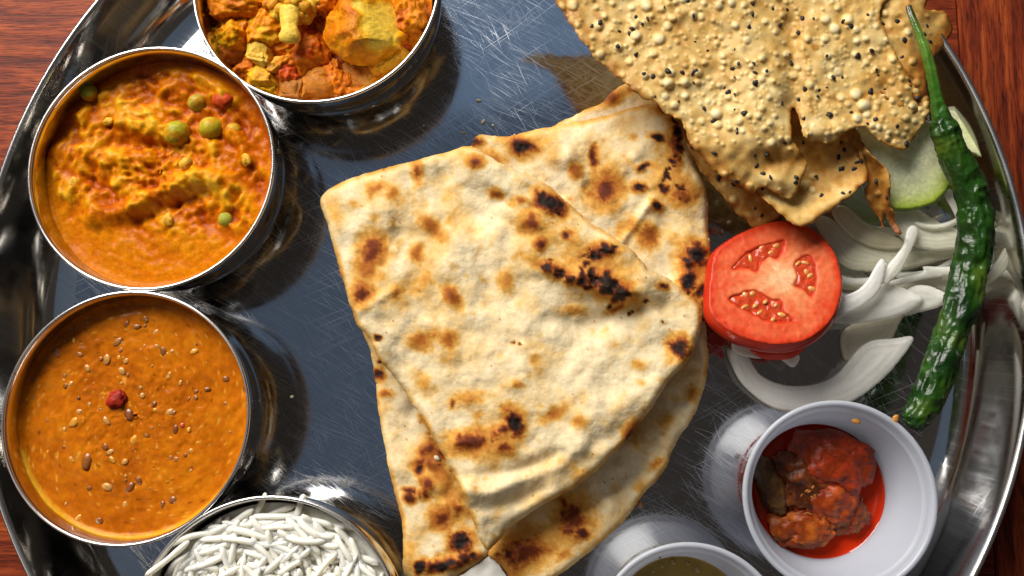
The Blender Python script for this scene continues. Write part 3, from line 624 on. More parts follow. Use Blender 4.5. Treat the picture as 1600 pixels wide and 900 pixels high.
naan_piece('front_layer', front_poly, lambda X, Y: 87+8*np.exp(-((linedist(X, Y, [(740, 250), (856, 290), (960, 372), (1010, 420)]))/30)**2)-10*sstep(700, 860, Y), 25,
    [(652, 268, 8, 16, 0, .68), (744, 254, 12, 8, 0, .7), (584, 294, 15, 12, 0, .36), (610, 300, 12, 12, 0, .38), (554, 320, 10, 9, 0, .3), (584, 340, 9, 8, 0, .33), (776, 302, 16, 9, 20, .6), (812, 316, 16, 10, 0, .55), (857, 317, 26, 16, 25, .98), (828, 347, 17, 14, 0, .68), (580, 392, 19, 28, 15, .68), (566, 460, 13, 17, 0, .78), (648, 396, 14, 15, 0, .45), (676, 356, 26, 12, 40, .36), (792, 438, 16, 18, 0, .38), (708, 464, 12, 24, -35, .58), (620, 460, 12, 18, 30, .38), (846, 380, 10, 9, 0, .75), (886, 369, 8, 7, 0, .85), (952, 446, 42, 19, 25, .74), (935, 394, 28, 12, -15, .70), (872, 422, 34, 9, 22, .66), (1036, 446, 8, 7, 0, .95), (1008, 472, 5, 4, 0, .95), (986, 492, 4, 4, 0, .95), (990, 488, 3, 3, 0, .9), (658, 531, 30, 20, 0, .46), (700, 531, 16, 16, 0, .44), (728, 625, 30, 13, -10, .38), (707, 630, 5, 7, 0, .7), (733, 690, 34, 17, -8, .72), (803, 662, 15, 20, -10, .98), (789, 699, 15, 14, 0, .68), (772, 692, 45, 30, 0, .34), (867, 645, 28, 11, -30, .42), (907, 660, 16, 12, 0, .42), (807, 602, 14, 7, 0, .38), (998, 569, 13, 11, 0, .35), (1000, 598, 9, 7, 0, .28), (1063, 546, 17, 18, 0, .9), (984, 681, 10, 24, 25, .68), (895, 485, 26, 10, 0, .36), (965, 480, 20, 7, -30, .6), (800, 535, 3, 3, 0, .95), (810, 538, 3, 3, 0, .95), (985, 490, 3, 3, 0, .9), (1032, 503, 3, 3, 0, .9), (850, 360, 60, 26, 25, .24), (930, 420, 80, 44, 20, .28), (590, 528, 7, 5, 0, .9), (524, 330, 16, 30, -20, .2), (720, 340, 20, 50, -35, .20), (660, 600, 14, 40, -35, .22)]
    +cluster([(846, 412), (876, 426), (910, 440)], 8, 22, 4, 10, .75, 1, 10)+cluster([(915, 432), (945, 448), (980, 464)], 12, 34, 5, 13, .9, 1, 11)+cluster([(912, 425), (922, 398), (958, 386)], 8, 22, 4, 10, .8, 1, 12)+cluster([(845, 310), (875, 330)], 8, 12, 4, 9, .7, 1, 13)+cluster([(710, 690), (760, 690), (800, 660)], 10, 16, 4, 12, .5, .85, 14), [],
    [([(690, 745), (790, 742), (880, 712)], 12, -7), ([(700, 768), (770, 768), (860, 730), (905, 700)], 13, 8), ([(715, 800), (790, 790), (850, 765)], 10, -4), ([(690, 290), (740, 350), (760, 420), (770, 470)], 18, -7), ([(560, 486), (612, 455)], 8, 6), ([(840, 400), (930, 425), (990, 455)], 34, 10), ([(860, 500), (930, 510), (1000, 480)], 18, -8), ([(800, 330), (900, 380)], 20, 7), ([(600, 420), (640, 520)], 30, 4), ([(900, 690), (960, 640), (1020, 600)], 20, 5), ([(760, 280), (870, 330)], 12, 4)], 350, nn, 14, 7)

# ------------------------------------------------------------------ papad
pap = thing('papad', 'large bubbled roasted papad speckled with black pepper at the top right', 'papad', (330, 330, 60))
PTAN = [(0, (.22, .07, .010)), (.25, (.46, .21, .035)), (.5, (.66, .42, .13)), (.75, (.80, .62, .29)), (1.0, (.90, .79, .52))]
pep = []
def sheet(poly, zfun, nb, nspeck, seed, dens=None, thick=2.6, tone=0.0, toast_shade=None, step=2.2, blist=()):
    r0 = np.random.default_rng(seed); P = np.array(poly, float)
    bub = list(blist); x0, y0 = P.min(0); x1, y1 = P.max(0); tries = 0
    while len(bub) < nb and tries < nb*40:
        tries += 1; x = r0.uniform(x0, x1); y = r0.uniform(max(y0, -20), y1)
        if dens is not None and r0.random() > dens(x, y): continue
        r = 2.2+5.2*r0.random()**3
        if all((x-b[0])**2+(y-b[1])**2 > (0.80*(r+b[2]))**2 for b in bub): bub.append((x, y, r))
    sp = [(r0.uniform(x0, x1), r0.uniform(max(y0, -15), y1), r0.uniform(1.8, 5.0)) for _ in range(nspeck)]
    def bh(X, Y):
        h = np.zeros(X.shape)
        for (x, y, r) in bub:
            m = (np.abs(X-x) < r) & (np.abs(Y-y) < r)
            d2 = (X[m]-x)**2+(Y[m]-y)**2
            h[m] = np.maximum(h[m], np.sqrt(np.clip(r*r-d2, 0, None))*0.55)
        return h
    def z(X, Y, D): return zfun(X, Y)+9*fbm(X, Y, 70, seed+1, 3)+2.2*vn(X/12, Y/12, seed+2)+3.5*(.5-np.abs(vn(X/34, Y/34, seed+8)))+bh(X, Y)
    def col(X, Y, D, Z):
        t = .47+tone+.28*fbm(X, Y, 60, seed+3, 3)+.16*vn(X/9, Y/9, seed+4)+.075*bh(X, Y)
        t = t-.34*(1-sstep(0, 8, D))*(.8+.8*vn(X/14, Y/14, seed+11))
        t = t-.34*sstep(.45, .8, vn(X/15, Y/15, seed+6))*np.clip(.5+fbm(X, Y, 50, seed+7, 2), 0, 1)+.05*vn(X/3, Y/3, seed+9)
        if toast_shade is not None: t = t-toast_shade(X, Y)  # darker tone for toasting and for shade put into the colour
        return ramp(t, PTAN)
    r = relief(poly, z, thick, step, 1.6, 3.4, seed, col)
    o = mesh('fold_layer', r['V'], r['F'], M['papad'], pap, r['C'])
    T = r['V'][:r['n']]
    for i, (x, y, q) in enumerate(sp):
        d = (r['X']-x)**2+(r['Y']-y)**2; k = int(d.argmin())
        if d[k] > 9 or r['D'][k] < 4: continue
        V, F, n = lump(T[k]+np.array([0, 0, .3]), (q, q*r0.uniform(.5, .9), q*.42), (r0.uniform(-.3, .3), r0.uniform(-.3, .3), r0.uniform(0, 6)), seed+i, .35, 1.7, 2)
        pep.append((V, F))
    return o
topz = lambda X, Y: 146-0.03*(X-1000)
main_poly = [(835, -40), (858, -12), (872, 8), (900, 50), (930, 90), (952, 108), (975, 130), (1000, 152), (1022, 160), (1046, 182), (1066, 192), (1076, 215), (1092, 242), (1115, 263), (1136, 281), (1160, 296), (1178, 300), (1191, 292), (1210, 302), (1229, 311), (1239, 306), (1252, 280), (1259, 251), (1246, 231), (1238, 214), (1235, 192), (1239, 170), (1243, 172), (1250, 192), (1257, 215), (1270, 221), (1302, 223), (1313, 211), (1334, 201), (1352, 195), (1362, 209), (1380, 224), (1404, 233), (1419, 229), (1431, 211), (1452, 178), (1452, 152), (1434, 128), (1414, 106), (1398, 82), (1384, 55), (1374, 20), (1366, -40)]
dm = lambda x, y: np.clip(1.0-0.75*(y > 225+0.0*x)-0.6*(((x-1210)/60)**2+((y-250)/50)**2 < 1), 0.08, 1)
def mz(X, Y):
    z = topz(X, Y)
    z = z-26*sstep(225, 310, Y)*(X < 1262)+10*np.exp(-(((X-1215)/40)**2+((Y-285)/18)**2))-9*np.exp(-(((X-1210)/40)**2+((Y-250)/16)**2))
    z = z+9*np.exp(-(linedist(X, Y, [(1120, -10), (1160, 60), (1190, 140), (1200, 200)])/40)**2)
    z = z-10*np.exp(-(linedist(X, Y, [(1240, 160), (1240, 90), (1235, 40)])/16)**2)
    z = z-16*sstep(1400, 1455, X)-10*sstep(190, 230, Y)*(X > 1262)+8*np.exp(-(((X-1290)/40)**2+((Y-205)/14)**2))
    z = z-14*(1-sstep(0, 60, linedist(X, Y, [(835, -40), (900, 50), (1000, 152), (1092, 242)])))*0.4
    return z
tz = lambda X, Y: .20*np.exp(-(((X-1210)/48)**2+((Y-252)/20)**2))+.16*np.exp(-(((X-1400)/50)**2+((Y-120)/40)**2))+.22*np.exp(-(linedist(X, Y, [(870, 0), (1000, 150), (1170, 296)])/14)**2)+.12*np.exp(-(linedist(X, Y, [(1243, 172), (1240, 90)])/10)**2)  # browner left edge and right patch; hollow and crease darkened too
sheet(main_poly, mz, 1100, 150, 401, dm, toast_shade=tz, tone=.06, step=2.0,
      blist=[(1338, 147, 10), (1350, 164, 11), (1372, 160, 6), (1355, 178, 7), (1340, 184, 8), (1314, 152, 7), (1240, 118, 7), (1290, 60, 7), (1305, 45, 9), (1310, 112, 7), (1262, 60, 7), (1120, 178, 9), (1122, 195, 7), (1045, 130, 9), (1070, 128, 8), (1290, 30, 8), (1325, 30, 9), (994, 55, 9), (1030, 60, 10), (935, 40, 8), (895, 8, 9), (1010, 8, 10)])
back_p = [(1330, -40), (1448, -40), (1450, -5), (1446, 14), (1462, 15), (1478, 17), (1487, 40), (1484, 62), (1470, 78), (1456, 95), (1449, 130), (1446, 165), (1400, 170), (1340, 80)]
sheet(back_p, lambda X, Y: 128-0.35*np.clip(X-1420, 0, 99), 60, 26, 420, toast_shade=lambda X, Y: .05+.42*sstep(0, 40, (X-1440)*.6+(Y-50)*.55), tone=-.02)  # shade of the down-curled corner put into its colour
low_p = [(1165, 270), (1178, 300), (1200, 318), (1224, 337), (1237, 348), (1252, 353), (1274, 345), (1303, 325), (1334, 302), (1355, 282), (1352, 250), (1340, 205), (1300, 170), (1230, 150), (1190, 200)]
def lz(X, Y): return 100+14*np.exp(-(linedist(X, Y, [(1200, 325), (1252, 350), (1350, 290)])/18)**2)-14*np.exp(-(((X-1285)/45)**2+((Y-240)/40)**2))
sheet(low_p, lz, 26, 46, 440, toast_shade=lambda X, Y: .14*sstep(330, 240, Y) if False else .16*(1-sstep(240, 320, Y)), tone=.0,  # colour darkened below the upper flap, where its shadow falls
      blist=[])
curl_p = [(1336, 200), (1345, 222), (1356, 236), (1371, 249), (1385, 260), (1392, 284), (1390, 314), (1395, 330), (1399, 348), (1409, 362), (1404, 366), (1393, 356), (1383, 332), (1382, 350), (1379, 357), (1376, 342), (1368, 331), (1354, 315), (1349, 298), (1353, 283), (1344, 254), (1333, 229)]
def cz(X, Y):
    mid = linedist(X, Y, [(1338, 215), (1355, 255), (1370, 290), (1376, 320), (1395, 350)])
    return 112-12*np.exp(-(mid/10)**2)-0.18*(Y-210)+10*np.exp(-(linedist(X, Y, [(1356, 236), (1385, 260), (1392, 290)])/7)**2)
sheet(curl_p, cz, 6, 16, 460, toast_shade=lambda X, Y: .16+.5*sstep(340, 362, Y)-.30*np.exp(-(linedist(X, Y, [(1356, 236), (1385, 260), (1392, 290)])/6)**2), tone=.0, step=1.8)  # shade at the curl's lower tips put into the colour; raised edge paler
und_p = [(1040, 150), (1062, 200), (1085, 250), (1110, 285), (1140, 320), (1172, 352), (1200, 350), (1226, 338), (1260, 300), (1240, 220), (1150, 150)]
sheet(und_p, lambda X, Y: 84-0.22*(Y-200), 40, 40, 480, toast_shade=lambda X, Y: .1+0*X)  # whole layer coloured darker for the shade it lies in
V, F, _ = join(pep); tag(mesh('pepper_flake', V, F, M['pepper'], pap), kind='stuff')

# ------------------------------------------------------------------ salad
# cucumber
def cuke(poly, z, label, seed, skinline, th=18):
    def col(X, Y, D, Z):
        d = linedist(X, Y, skinline); t = np.clip(d/60, 0, 1)
        c = ramp(t, [(0, (.10, .20, .012)), (.06, (.34, .50, .03)), (.16, (.58, .70, .14)), (.45, (.80, .86, .44)), (1, (.88, .90, .62))])
        return c*(1+.10*fbm(X, Y, 18, seed, 3)+.07*vn(X/4, Y/4, seed+3))[:, None]
    r = relief(poly, lambda X, Y, D: z(X, Y)+1.2*fbm(X, Y, 25, seed, 2), th, 2.4, 2, .6, seed, col)
    return tag(mesh('cucumber_slice', r['V'], r['F'], M['cuke'], None, r['C']), label, 'cucumber')
cuke([(1340, 195), (1400, 185), (1452, 190), (1459, 215), (1470, 250), (1486, 284), (1479, 300), (1461, 317), (1432, 327), (1402, 328), (1388, 322), (1376, 290), (1350, 240)], lambda X, Y: 74+0.12*(300-Y), 'pale green cucumber slice between the papad and the green chilli', 501, [(1380, 330), (1402, 329), (1432, 328), (1461, 318), (1480, 301), (1487, 284)])
cuke([(1470, 172), (1500, 176), (1531, 197), (1553, 225), (1568, 250), (1581, 285), (1577, 297), (1562, 278), (1545, 255), (1515, 238), (1490, 230), (1470, 215)], lambda X, Y: 62+0.25*(X-1480), 'stand-in slice for the cucumber reflection on the platter wall right of the chilli', 511, [(1531, 195), (1553, 223), (1569, 250), (1583, 287)], 14)  # slice added in place of cucumber mirrored in the platter wall
# onions
OW = (.80, .78, .70)
def onion(poly, z, label, seed, th=11, tint=OW, dome=6, tiltv=(0, 0)):
    P = np.array(poly, float); cx, cy = P.mean(0)
    def zf(X, Y, D): return z+dome*.8*np.sqrt(np.clip(D/22, 0, 1))+tiltv[0]*(X-cx)+tiltv[1]*(Y-cy)+1.5*fbm(X, Y, 40, seed, 2)+.8*vn(np.clip(D, 0, 40)/3.0, (X+Y)/70, seed+2)
    def col(X, Y, D, Z):
        s = vn(np.clip(D, 0, 40)/2.6, (X+Y)/90, seed)+.5*vn(np.clip(D, 0, 40)/1.3, (X-Y)/120, seed+3); e = (1-sstep(0, 6, D))[:, None]
        c = np.clip(np.array(tint)*1.20, 0, .96)*(1+.17*s[:, None]+.05*fbm(X, Y, 40, seed+1, 2)[:, None]); return c*(1+e*.06)
    r = relief(poly, zf, th*.5, 2.2, 1.8, .3, seed, col)
    tag(mesh('onion_slice', r['V'], r['F'], M['onion'], None, r['C']), label, 'onion', 'raw onion slices on the platter')
onion([(1140, 548), (1147, 580), (1165, 606), (1200, 633), (1240, 643), (1290, 640), (1335, 625), (1370, 600), (1400, 570), (1428, 528), (1395, 529), (1362, 532), (1340, 546), (1312, 580), (1285, 597), (1250, 603), (1215, 599), (1187, 584), (1170, 558), (1158, 545)], 20, 'broad white onion crescent curving under the tomato above the pickle cup', 601, 12, (.82, .79, .74))
onion([(1315, 520), (1345, 500), (1380, 492), (1412, 488), (1404, 508), (1390, 534), (1362, 545), (1335, 560), (1318, 560)], 8, 'faint onion slice lying flat just above the broad crescent', 602, 8, (.66, .62, .50))
onion([(1270, 338), (1298, 342), (1330, 368), (1373, 386), (1420, 393), (1470, 388), (1510, 382), (1515, 394), (1462, 409), (1410, 422), (1360, 424), (1318, 416), (1295, 385)], 30, 'long wide onion band running from behind the tomato to the chilli', 603, 12, (.76, .74, .56))
onion([(1300, 325), (1322, 322), (1350, 345), (1382, 362), (1416, 377), (1422, 388), (1372, 389), (1335, 374), (1308, 348)], 38, 'onion arc under the lower tip of the papad', 604, 10, (.70, .64, .46))
onion([(1385, 338), (1402, 326), (1430, 325), (1452, 338), (1480, 353), (1515, 362), (1520, 382), (1470, 391), (1432, 386), (1402, 366)], 48, 'broad onion slice below the cucumber, meeting the middle of the chilli', 605, 12, (.80, .80, .64))
onion([(1388, 446), (1440, 428), (1510, 424), (1510, 445), (1490, 462), (1465, 452), (1438, 446), (1415, 455)], 16, 'greyish onion slice lying low behind the two pointed slices', 606, 8, (.66, .64, .52))
onion([(1388, 442), (1400, 436), (1441, 425), (1443, 416), (1475, 417), (1512, 414), (1512, 426), (1446, 436), (1398, 447)], 36, 'thin straight onion strip pointing at the chilli', 607, 9, (.82, .81, .72), 3)
onion([(1408, 491), (1450, 485), (1474, 476), (1484, 463), (1462, 450), (1438, 445), (1418, 452), (1400, 470)], 38, 'short pointed onion slice touching the chilli, right of its twin', 608, 10, (.80, .80, .72))
onion([(1300, 500), (1318, 506), (1353, 504), (1407, 492), (1442, 470), (1423, 455), (1385, 442), (1350, 460), (1312, 482)], 48, 'larger pointed onion slice right of the tomato', 609, 11, (.82, .82, .74))
onion([(1384, 446), (1392, 440), (1409, 422), (1427, 386), (1435, 364), (1433, 355), (1426, 352), (1417, 359), (1412, 381), (1400, 399), (1384, 418), (1380, 435)], 64, 'upright narrow onion strip leaning across the long band', 610, 12, (.82, .79, .72), 4)
onion([(1300, 500), (1320, 493), (1352, 476), (1375, 452), (1385, 416), (1383, 407), (1377, 404), (1368, 415), (1355, 438), (1338, 454), (1305, 470)], 70, 'curved white onion strip hooked around the right side of the tomato', 611, 12, (.85, .83, .78), 4)
onion([(1500, 372), (1549, 360), (1572, 346), (1576, 353), (1568, 366), (1549, 382), (1500, 392)], 62, 'stubby onion end sticking out right of the chilli', 612, 10, (.84, .84, .74), 3)
onion([(1574, 322), (1582, 324), (1592, 342), (1594, 370), (1588, 395), (1568, 426), (1535, 448), (1500, 452), (1518, 436), (1536, 430), (1556, 408), (1575, 374), (1580, 348)], 78, 'large onion crescent hugging the right wall of the platter', 613, 10, (.72, .71, .56))
onion([(1560, 290), (1568, 302), (1574, 318), (1573, 336), (1561, 352), (1540, 358), (1535, 350), (1552, 340), (1560, 325)], 66, 'small curved onion sliver between chilli and platter wall', 614, 8, (.78, .77, .62), 3)
onion([(1474, 300), (1488, 297), (1497, 318), (1508, 340), (1508, 352), (1498, 345), (1488, 328)], 66, 'small onion sliver beside the cucumber edge left of the chilli', 615, 8, (.82, .82, .72), 3)
onion([(1140, 545), (1150, 575), (1170, 600), (1205, 628), (1232, 640), (1222, 643), (1190, 628), (1160, 600), (1145, 575), (1136, 552)], 8, 'thin outer onion layer just below the broad crescent', 616, 6, (.62, .62, .50), 2)
onion([(1145, 535), (1185, 545), (1245, 552), (1245, 570), (1235, 573), (1215, 560), (1180, 560), (1150, 552)], 34, 'onion tip peeking from under the tomato slice', 617, 8, (.80, .76, .68), 2)
def arc(cx, cy, rx, ry, a0, a1, w, rot=0):
    a = np.radians(np.linspace(a0, a1, 9)); t = np.linspace(-1, 1, 9); hw = w/2*np.sqrt(np.clip(1-t**4*.9, .05, 1)); c_, s_ = math.cos(math.radians(rot)), math.sin(math.radians(rot))
    o_ = [((rx+h)*math.cos(q), (ry+h)*math.sin(q)) for q, h in zip(a, hw)]+[((rx-h)*math.cos(q), (ry-h)*math.sin(q)) for q, h in list(zip(a, hw))[::-1]]
    return [(cx+x*c_-y*s_, cy+x*s_+y*c_) for x, y in o_]
for k_, (args, z, lb) in enumerate([((1395, 300, 95, 62, 35, 150, 13), 34, 'thin onion arc between the papad tip and the long onion band'), ((1440, 330, 110, 70, 55, 145, 12), 22, 'low thin onion arc crossing under the long onion band'), ((1420, 380, 80, 50, 20, 130, 11), 26, 'thin onion arc under the straight strip near the chilli'),
        ((1530, 330, 55, 80, 20, 110, 14, 0), 56, 'onion arc right of the chilli inside the large wall crescent'), ((1545, 345, 30, 50, -60, 60, 11, 20), 60, 'short upright onion arc close to the right platter wall'), ((1350, 400, 60, 40, 60, 170, 12, -10), 30, 'onion arc tucked beside the tomato top right'), ((1460, 300, 60, 55, 40, 120, 10), 58, 'slender onion arc just under the cucumber green edge'),
        ((1400, 410, 120, 36, 100, 175, 12, -8), 14, 'flat low onion arc behind the hooked strip'), ((1350, 330, 70, 50, 50, 140, 11, 10), 30, 'onion arc in the shade under the papad lower tongue')]):
    onion(arc(*args), z, lb, 640+k_, 9, [(.80, .79, .66), (.74, .70, .54), (.82, .81, .72)][k_ % 3], 4)
# tomato
TZ = lambda X, Y: 66+0.30*(Y-345)
cav = [[(1144, 420), (1164, 397), (1191, 383), (1210, 379), (1227, 376), (1222, 392), (1215, 405), (1202, 402), (1190, 412), (1183, 425), (1165, 419)],
       [(1240, 415), (1248, 404), (1257, 399), (1268, 401), (1276, 428), (1275, 450), (1268, 463), (1257, 454), (1241, 447), (1246, 432)],
       [(1139, 467), (1167, 455), (1183, 455), (1207, 468), (1222, 470), (1225, 487), (1241, 501), (1201, 502), (1184, 495), (1166, 486)]]
tface = [(1116, 397), (1140, 375), (1180, 355), (1220, 345), (1255, 351), (1281, 367), (1303, 393), (1313, 425), (1315, 455), (1305, 489), (1287, 513), (1260, 531), (1228, 538), (1193, 536), (1153, 524), (1127, 508), (1110, 489), (1107, 463), (1110, 428)]
tom = thing('tomato_slice', 'thick red tomato slice with seeds lying between the naan and the onions', 'tomato', at(1210, 450, 20))
sc = [smooth_poly(c, 5) for c in cav]
def tcav(X, Y): 
    d = np.full(X.shape, -1e9)
    for c in sc: d = np.maximum(d, sdf(X+1.6*vn(X/7, Y/7, 3), Y+1.6*vn(X/7, Y/7, 4), c)[0])
    return d
def tz_(X, Y, D): return TZ(X, Y)-4*sstep(-2, 3, tcav(X, Y))+0.8*vn(X/6, Y/6, 5)
def tcol(X, Y, D, Z):
    cd_ = tcav(X, Y); core = np.exp(-(((X-1220)/50)**2+((Y-434)/38)**2)); rad = np.exp(-(D/10)**2)
    ang = np.arctan2(Y-434, X-1220); t = .42+.55*core+.16*fbm(X, Y, 22, 7, 3)+.13*vn(ang*7, np.hypot(X-1220, Y-434)/45, 13)+.06*vn(ang*16, D/30, 14)+.08*vn(X/3.5, Y/3.5, 8)-.40*rad-.10*np.exp(-((D-26)/7)**2)
    t = t-.7*sstep(-4, 3, cd_)
    return ramp(t, [(-.2, (.50, .030, .008)), (.15, (.64, .055, .016)), (.42, (.72, .125, .045)), (.75, (.80, .29, .12)), (1.0, (.86, .52, .28))])
r = relief(tface, tz_, 3, 2.2, 4, 0, 700, tcol)
mesh('flesh', r['V'], r['F'], M['tomato'], tom, r['C'])
# skin: a bulging band from the cut face down to the under face
P = resample(smooth_poly(tface, 8), 5); pts = at(P[:, 0], P[:, 1], TZ(P[:, 0], P[:, 1])+.2); cen = pts.mean(0)
nrm = np.cross(pts[5]-cen, pts[25]-cen); nrm /= np.linalg.norm(nrm); nrm *= np.sign(nrm[2]); rows = []
for k, s in enumerate(np.linspace(0, 1, 9)):
    q = pts-nrm*(s*36); d = q-(cen-nrm*s*36); u = d/np.linalg.norm(d, axis=1, keepdims=True)
    rows.append(q+u*(5.5*math.sin(math.pi*min(s*1.15, 1))-(9*max(0, s-.8)/.2)))
rows.append((cen-nrm*34)[None, :]+(rows[-1]-(cen-nrm*36))*0.02)
V = np.vstack(rows); n = len(pts); F = []
for i in range(len(rows)-1):
    for j in range(n): F.append([i*n+j, (i+1)*n+j, (i+1)*n+(j+1) % n, i*n+(j+1) % n])
mesh('skin', V, F, M['skin'], tom)
for c in cav:
    r = relief(c, lambda X, Y, D: TZ(X, Y)-2.6+3.2*fbm(X, Y, 9, 3, 2), 3.0, 2.2, 4, 0, 3)
    mesh('seed_gel', r['V'], r['F'], M['gel'], tom)
for i, (x, y) in enumerate([(1190, 387), (1213, 384), (1205, 395), (1172, 404), (1247, 412), (1258, 411), (1266, 431), (1260, 425), (1164, 461), (1176, 459), (1164, 480), (1187, 489), (1208, 500), (1213, 477), (1221, 492), (1196, 472), (1180, 478), (1268, 452)]):
    V, F, n = lump(at(x, y, TZ(x, y)-random.uniform(.4, 2.2)), tuple(random.uniform(.75, 1.15)*q for q in (6.2, 4.0, 2.6)), (random.uniform(-.3, .3), .2, random.uniform(0, 3)), 720+i, .08, 1.5, 2); mesh('seed', V, F, M['seed'], tom)
V, F, n = lump(at(1212, 528, 34), (46, 34, 15), (-.25, 0, 0.05), 741, .03, 1.2, 4, .2)
tag(mesh('tomato_slice', V, F, M['skin'], None), 'second tomato slice almost hidden below the thick one, only its red edge showing', 'tomato')

# green chilli
ch = thing('green_chilli', 'long wrinkled dark green chilli lying across the papad, onions and platter wall', 'chilli', at(1500, 400, 60))
cl = np.array([(1470, 185, 132), (1480, 214, 128), (1494, 250, 122), (1514, 290, 116), (1525, 330, 110), (1524, 380, 104), (1515, 430, 98), (1500, 480, 100), (1484, 530, 98), (1466, 582, 96), (1444, 632, 94), (1428, 658, 92), (1421, 668, 91)], float)
cs = smooth_poly(cl, 18, False); P3 = at(cs[:, 0], cs[:, 1], cs[:, 2]); s = np.linspace(0, 1, len(P3))
R = np.interp(s, [0, .06, .10, .2, .35, .5, .65, .8, .9, .96, 1], [12, 19, 17.5, 19.5, 22, 21.5, 20.5, 20.5, 17.5, 12, 4])
def wr(sv, a):
    x = sv*30+0*a; ang = a+0.9*vn(sv*5+0*a, 0*a, 4); cx, cy = np.cos(ang), np.sin(ang)
    f1 = vn3(x*.55, cx*1.5, cy*1.5, 811); f2 = 1-np.abs(vn3(x*.85, cx*2.5, cy*2.5, 815)); f3 = 1-np.abs(vn3(x*1.7, cx*4.5, cy*4.5, 818))
    return .13*f1+.34*(f2-.6)+.14*(f3-.6)
V, F = tube(P3, R, 56, .95, wr)
tn = vn3(V[:, 0]/30, V[:, 1]/30, V[:, 2]/30, 6)
mesh('pod', V, F, M['chilli'], ch, ramp(.5+.5*tn, [(.1, (.005, .026, .003)), (.5, (.016, .066, .006)), (.8, (.06, .12, .010)), (1, (.10, .15, .015))]))
sl = np.array([(1419, 10, 152), (1428, 34, 156), (1440, 62, 158), (1450, 92, 156), (1458, 125, 150), (1464, 155, 143), (1470, 180, 136), (1477, 203, 130)], float)
cs = smooth_poly(sl, 12, False); P3 = at(cs[:, 0], cs[:, 1], cs[:, 2]); s = np.linspace(0, 1, len(P3))
V, F = tube(P3, np.interp(s, [0, .1, .4, .7, .9, 1], [4, 4.5, 6.5, 8, 13, 19]), 28, .95, lambda sv, a: .10*np.sin(a*5+sv*6)+.10*vn(sv*26+0*a, a*1.3, 31))
tt = np.repeat(s, 28)
mesh('stalk', V, F, M['chilli'], ch, ramp(tt, [(0, (.05, .035, .015)), (.08, (.05, .07, .015)), (.3, (.12, .24, .03)), (.6, (.05, .16, .015)), (1, (.02, .085, .01))]))

# ------------------------------------------------------------------ cups
def cup(c, label, lvl):
    t = thing('sauce_cup', label, 'cup', (*c, .5), 'translucent plastic sauce cups')
    pr = [(0.5, 1), (78, 1), (83, 2.5), (86, 8), (117, 138), (119, 143), (124, 144.5), (126.5, 147), (126.8, 150), (124.5, 152.2), (121, 152), (118.8, 149), (117.8, 141), (112.5, 138.5), (111.5, 136), (83.5, 10), (80, 6), (76, 4.5), (0.5, 4.5)]
    V, F = lathe(pr, (*c, 0), 128); mesh('body', V, F, M['cup'], t, org=np.array([*c, 1]))
    return t
C1 = (441.3, -299.9); C2 = (242.9, -486.7)
cup(C1, 'white plastic cup of red pickle, fully in view', 60); cup(C2, 'white plastic cup of amber dressing, cut off by the bottom edge', 30)
pk = thing('red_pickle', 'pool of bright red oil in the plastic cup around the pickle pieces', 'pickle', (*C1, 6))
def flat_fn(seed): return lambda px, py, X, Y, r: (0.8*fbm(px, py, 40, seed, 2)+2.5*sstep(.94, 1, r), np.ones((*px.shape, 3)))
V, F, _ = surface(C1, 95.5, 55, flat_fn(4), 4); mesh('oil', V, F, M['oil'], pk, org=np.array([*C1, 50]))
def pulp_fn(px, py, X, Y, r):
    n = fbm(px, py, 30, 61, 3); f = 1-2*np.abs(vn(px/11, py/11, 62)); g = vn(px/4, py/4, 63)
    z = 22*(1-sstep(.45, .98, r+.12*n))+6*n+4*f+1.2*g-10*sstep(.75, 1, r)
    return z, ramp(.45+.5*n+.25*f+.2*g, [(0, (.07, .012, .004)), (.4, (.24, .035, .006)), (.7, (.40, .07, .008)), (1, (.52, .14, .015))])
PC = tuple(at(1264, 764, 55)[:2])
V, F, C = surface(PC, 80, 48, pulp_fn, 2); mesh('pulp', V, F, M['pickle'], pk, C)
def pchunk(label, px, py, z, r, rz, c1, c2, seed, amp=.2, box=.2, tilt=(0, 0)):
    V, F, n = lump(at(px, py, z), r, (*tilt, rz), seed, amp, 1.8, 5, box)
    V, kk = crumbly(V, seed, 2.2)
    m = .2*kk+sstep(-.3, .5, vn3(V[:, 0]/12, V[:, 1]/12, V[:, 2]/12, seed+1)+.6*vn3(V[:, 0]/5, V[:, 1]/5, V[:, 2]/5, seed+2)); m = np.clip(m, 0, 1.3)[:, None]
    tag(mesh('pickle_piece', V, F, M['pickle'], None, np.array(c1)*m+np.array(c2)*(1-m)), label, 'pickle')
pchunk('large glossy red pickle chunk at the top of the red oil', 1297, 722, 72, (58, 42, 24), -.25, (.44, .045, .012), (.24, .030, .006), 801, .16, .35)
pchunk('olive-brown curved pickle strip at the left of the red oil', 1203, 760, 66, (14, 44, 22), .28, (.17, .075, .018), (.12, .045, .012), 802, .08, .3, (0, .3))
pchunk('dark red-brown pickle piece in the middle of the cup', 1252, 745, 70, (38, 42, 22), .2, (.24, .055, .010), (.09, .020, .006), 803, .26, .2)
pchunk('seedy red pickle piece in the centre under the large chunk', 1290, 778, 68, (40, 38, 18), .3, (.46, .075, .012), (.26, .030, .006), 804, .24, .2)
pchunk('orange-red pickle piece at the bottom of the cup', 1258, 822, 66, (46, 28, 18), .12, (.50, .12, .014), (.28, .040, .006), 805, .24, .3)
pchunk('grainy brown spice clump at the lower right of the pickle', 1322, 800, 62, (26, 28, 14), .5, (.22, .055, .012), (.30, .040, .010), 806, .3, .1)
sd = []
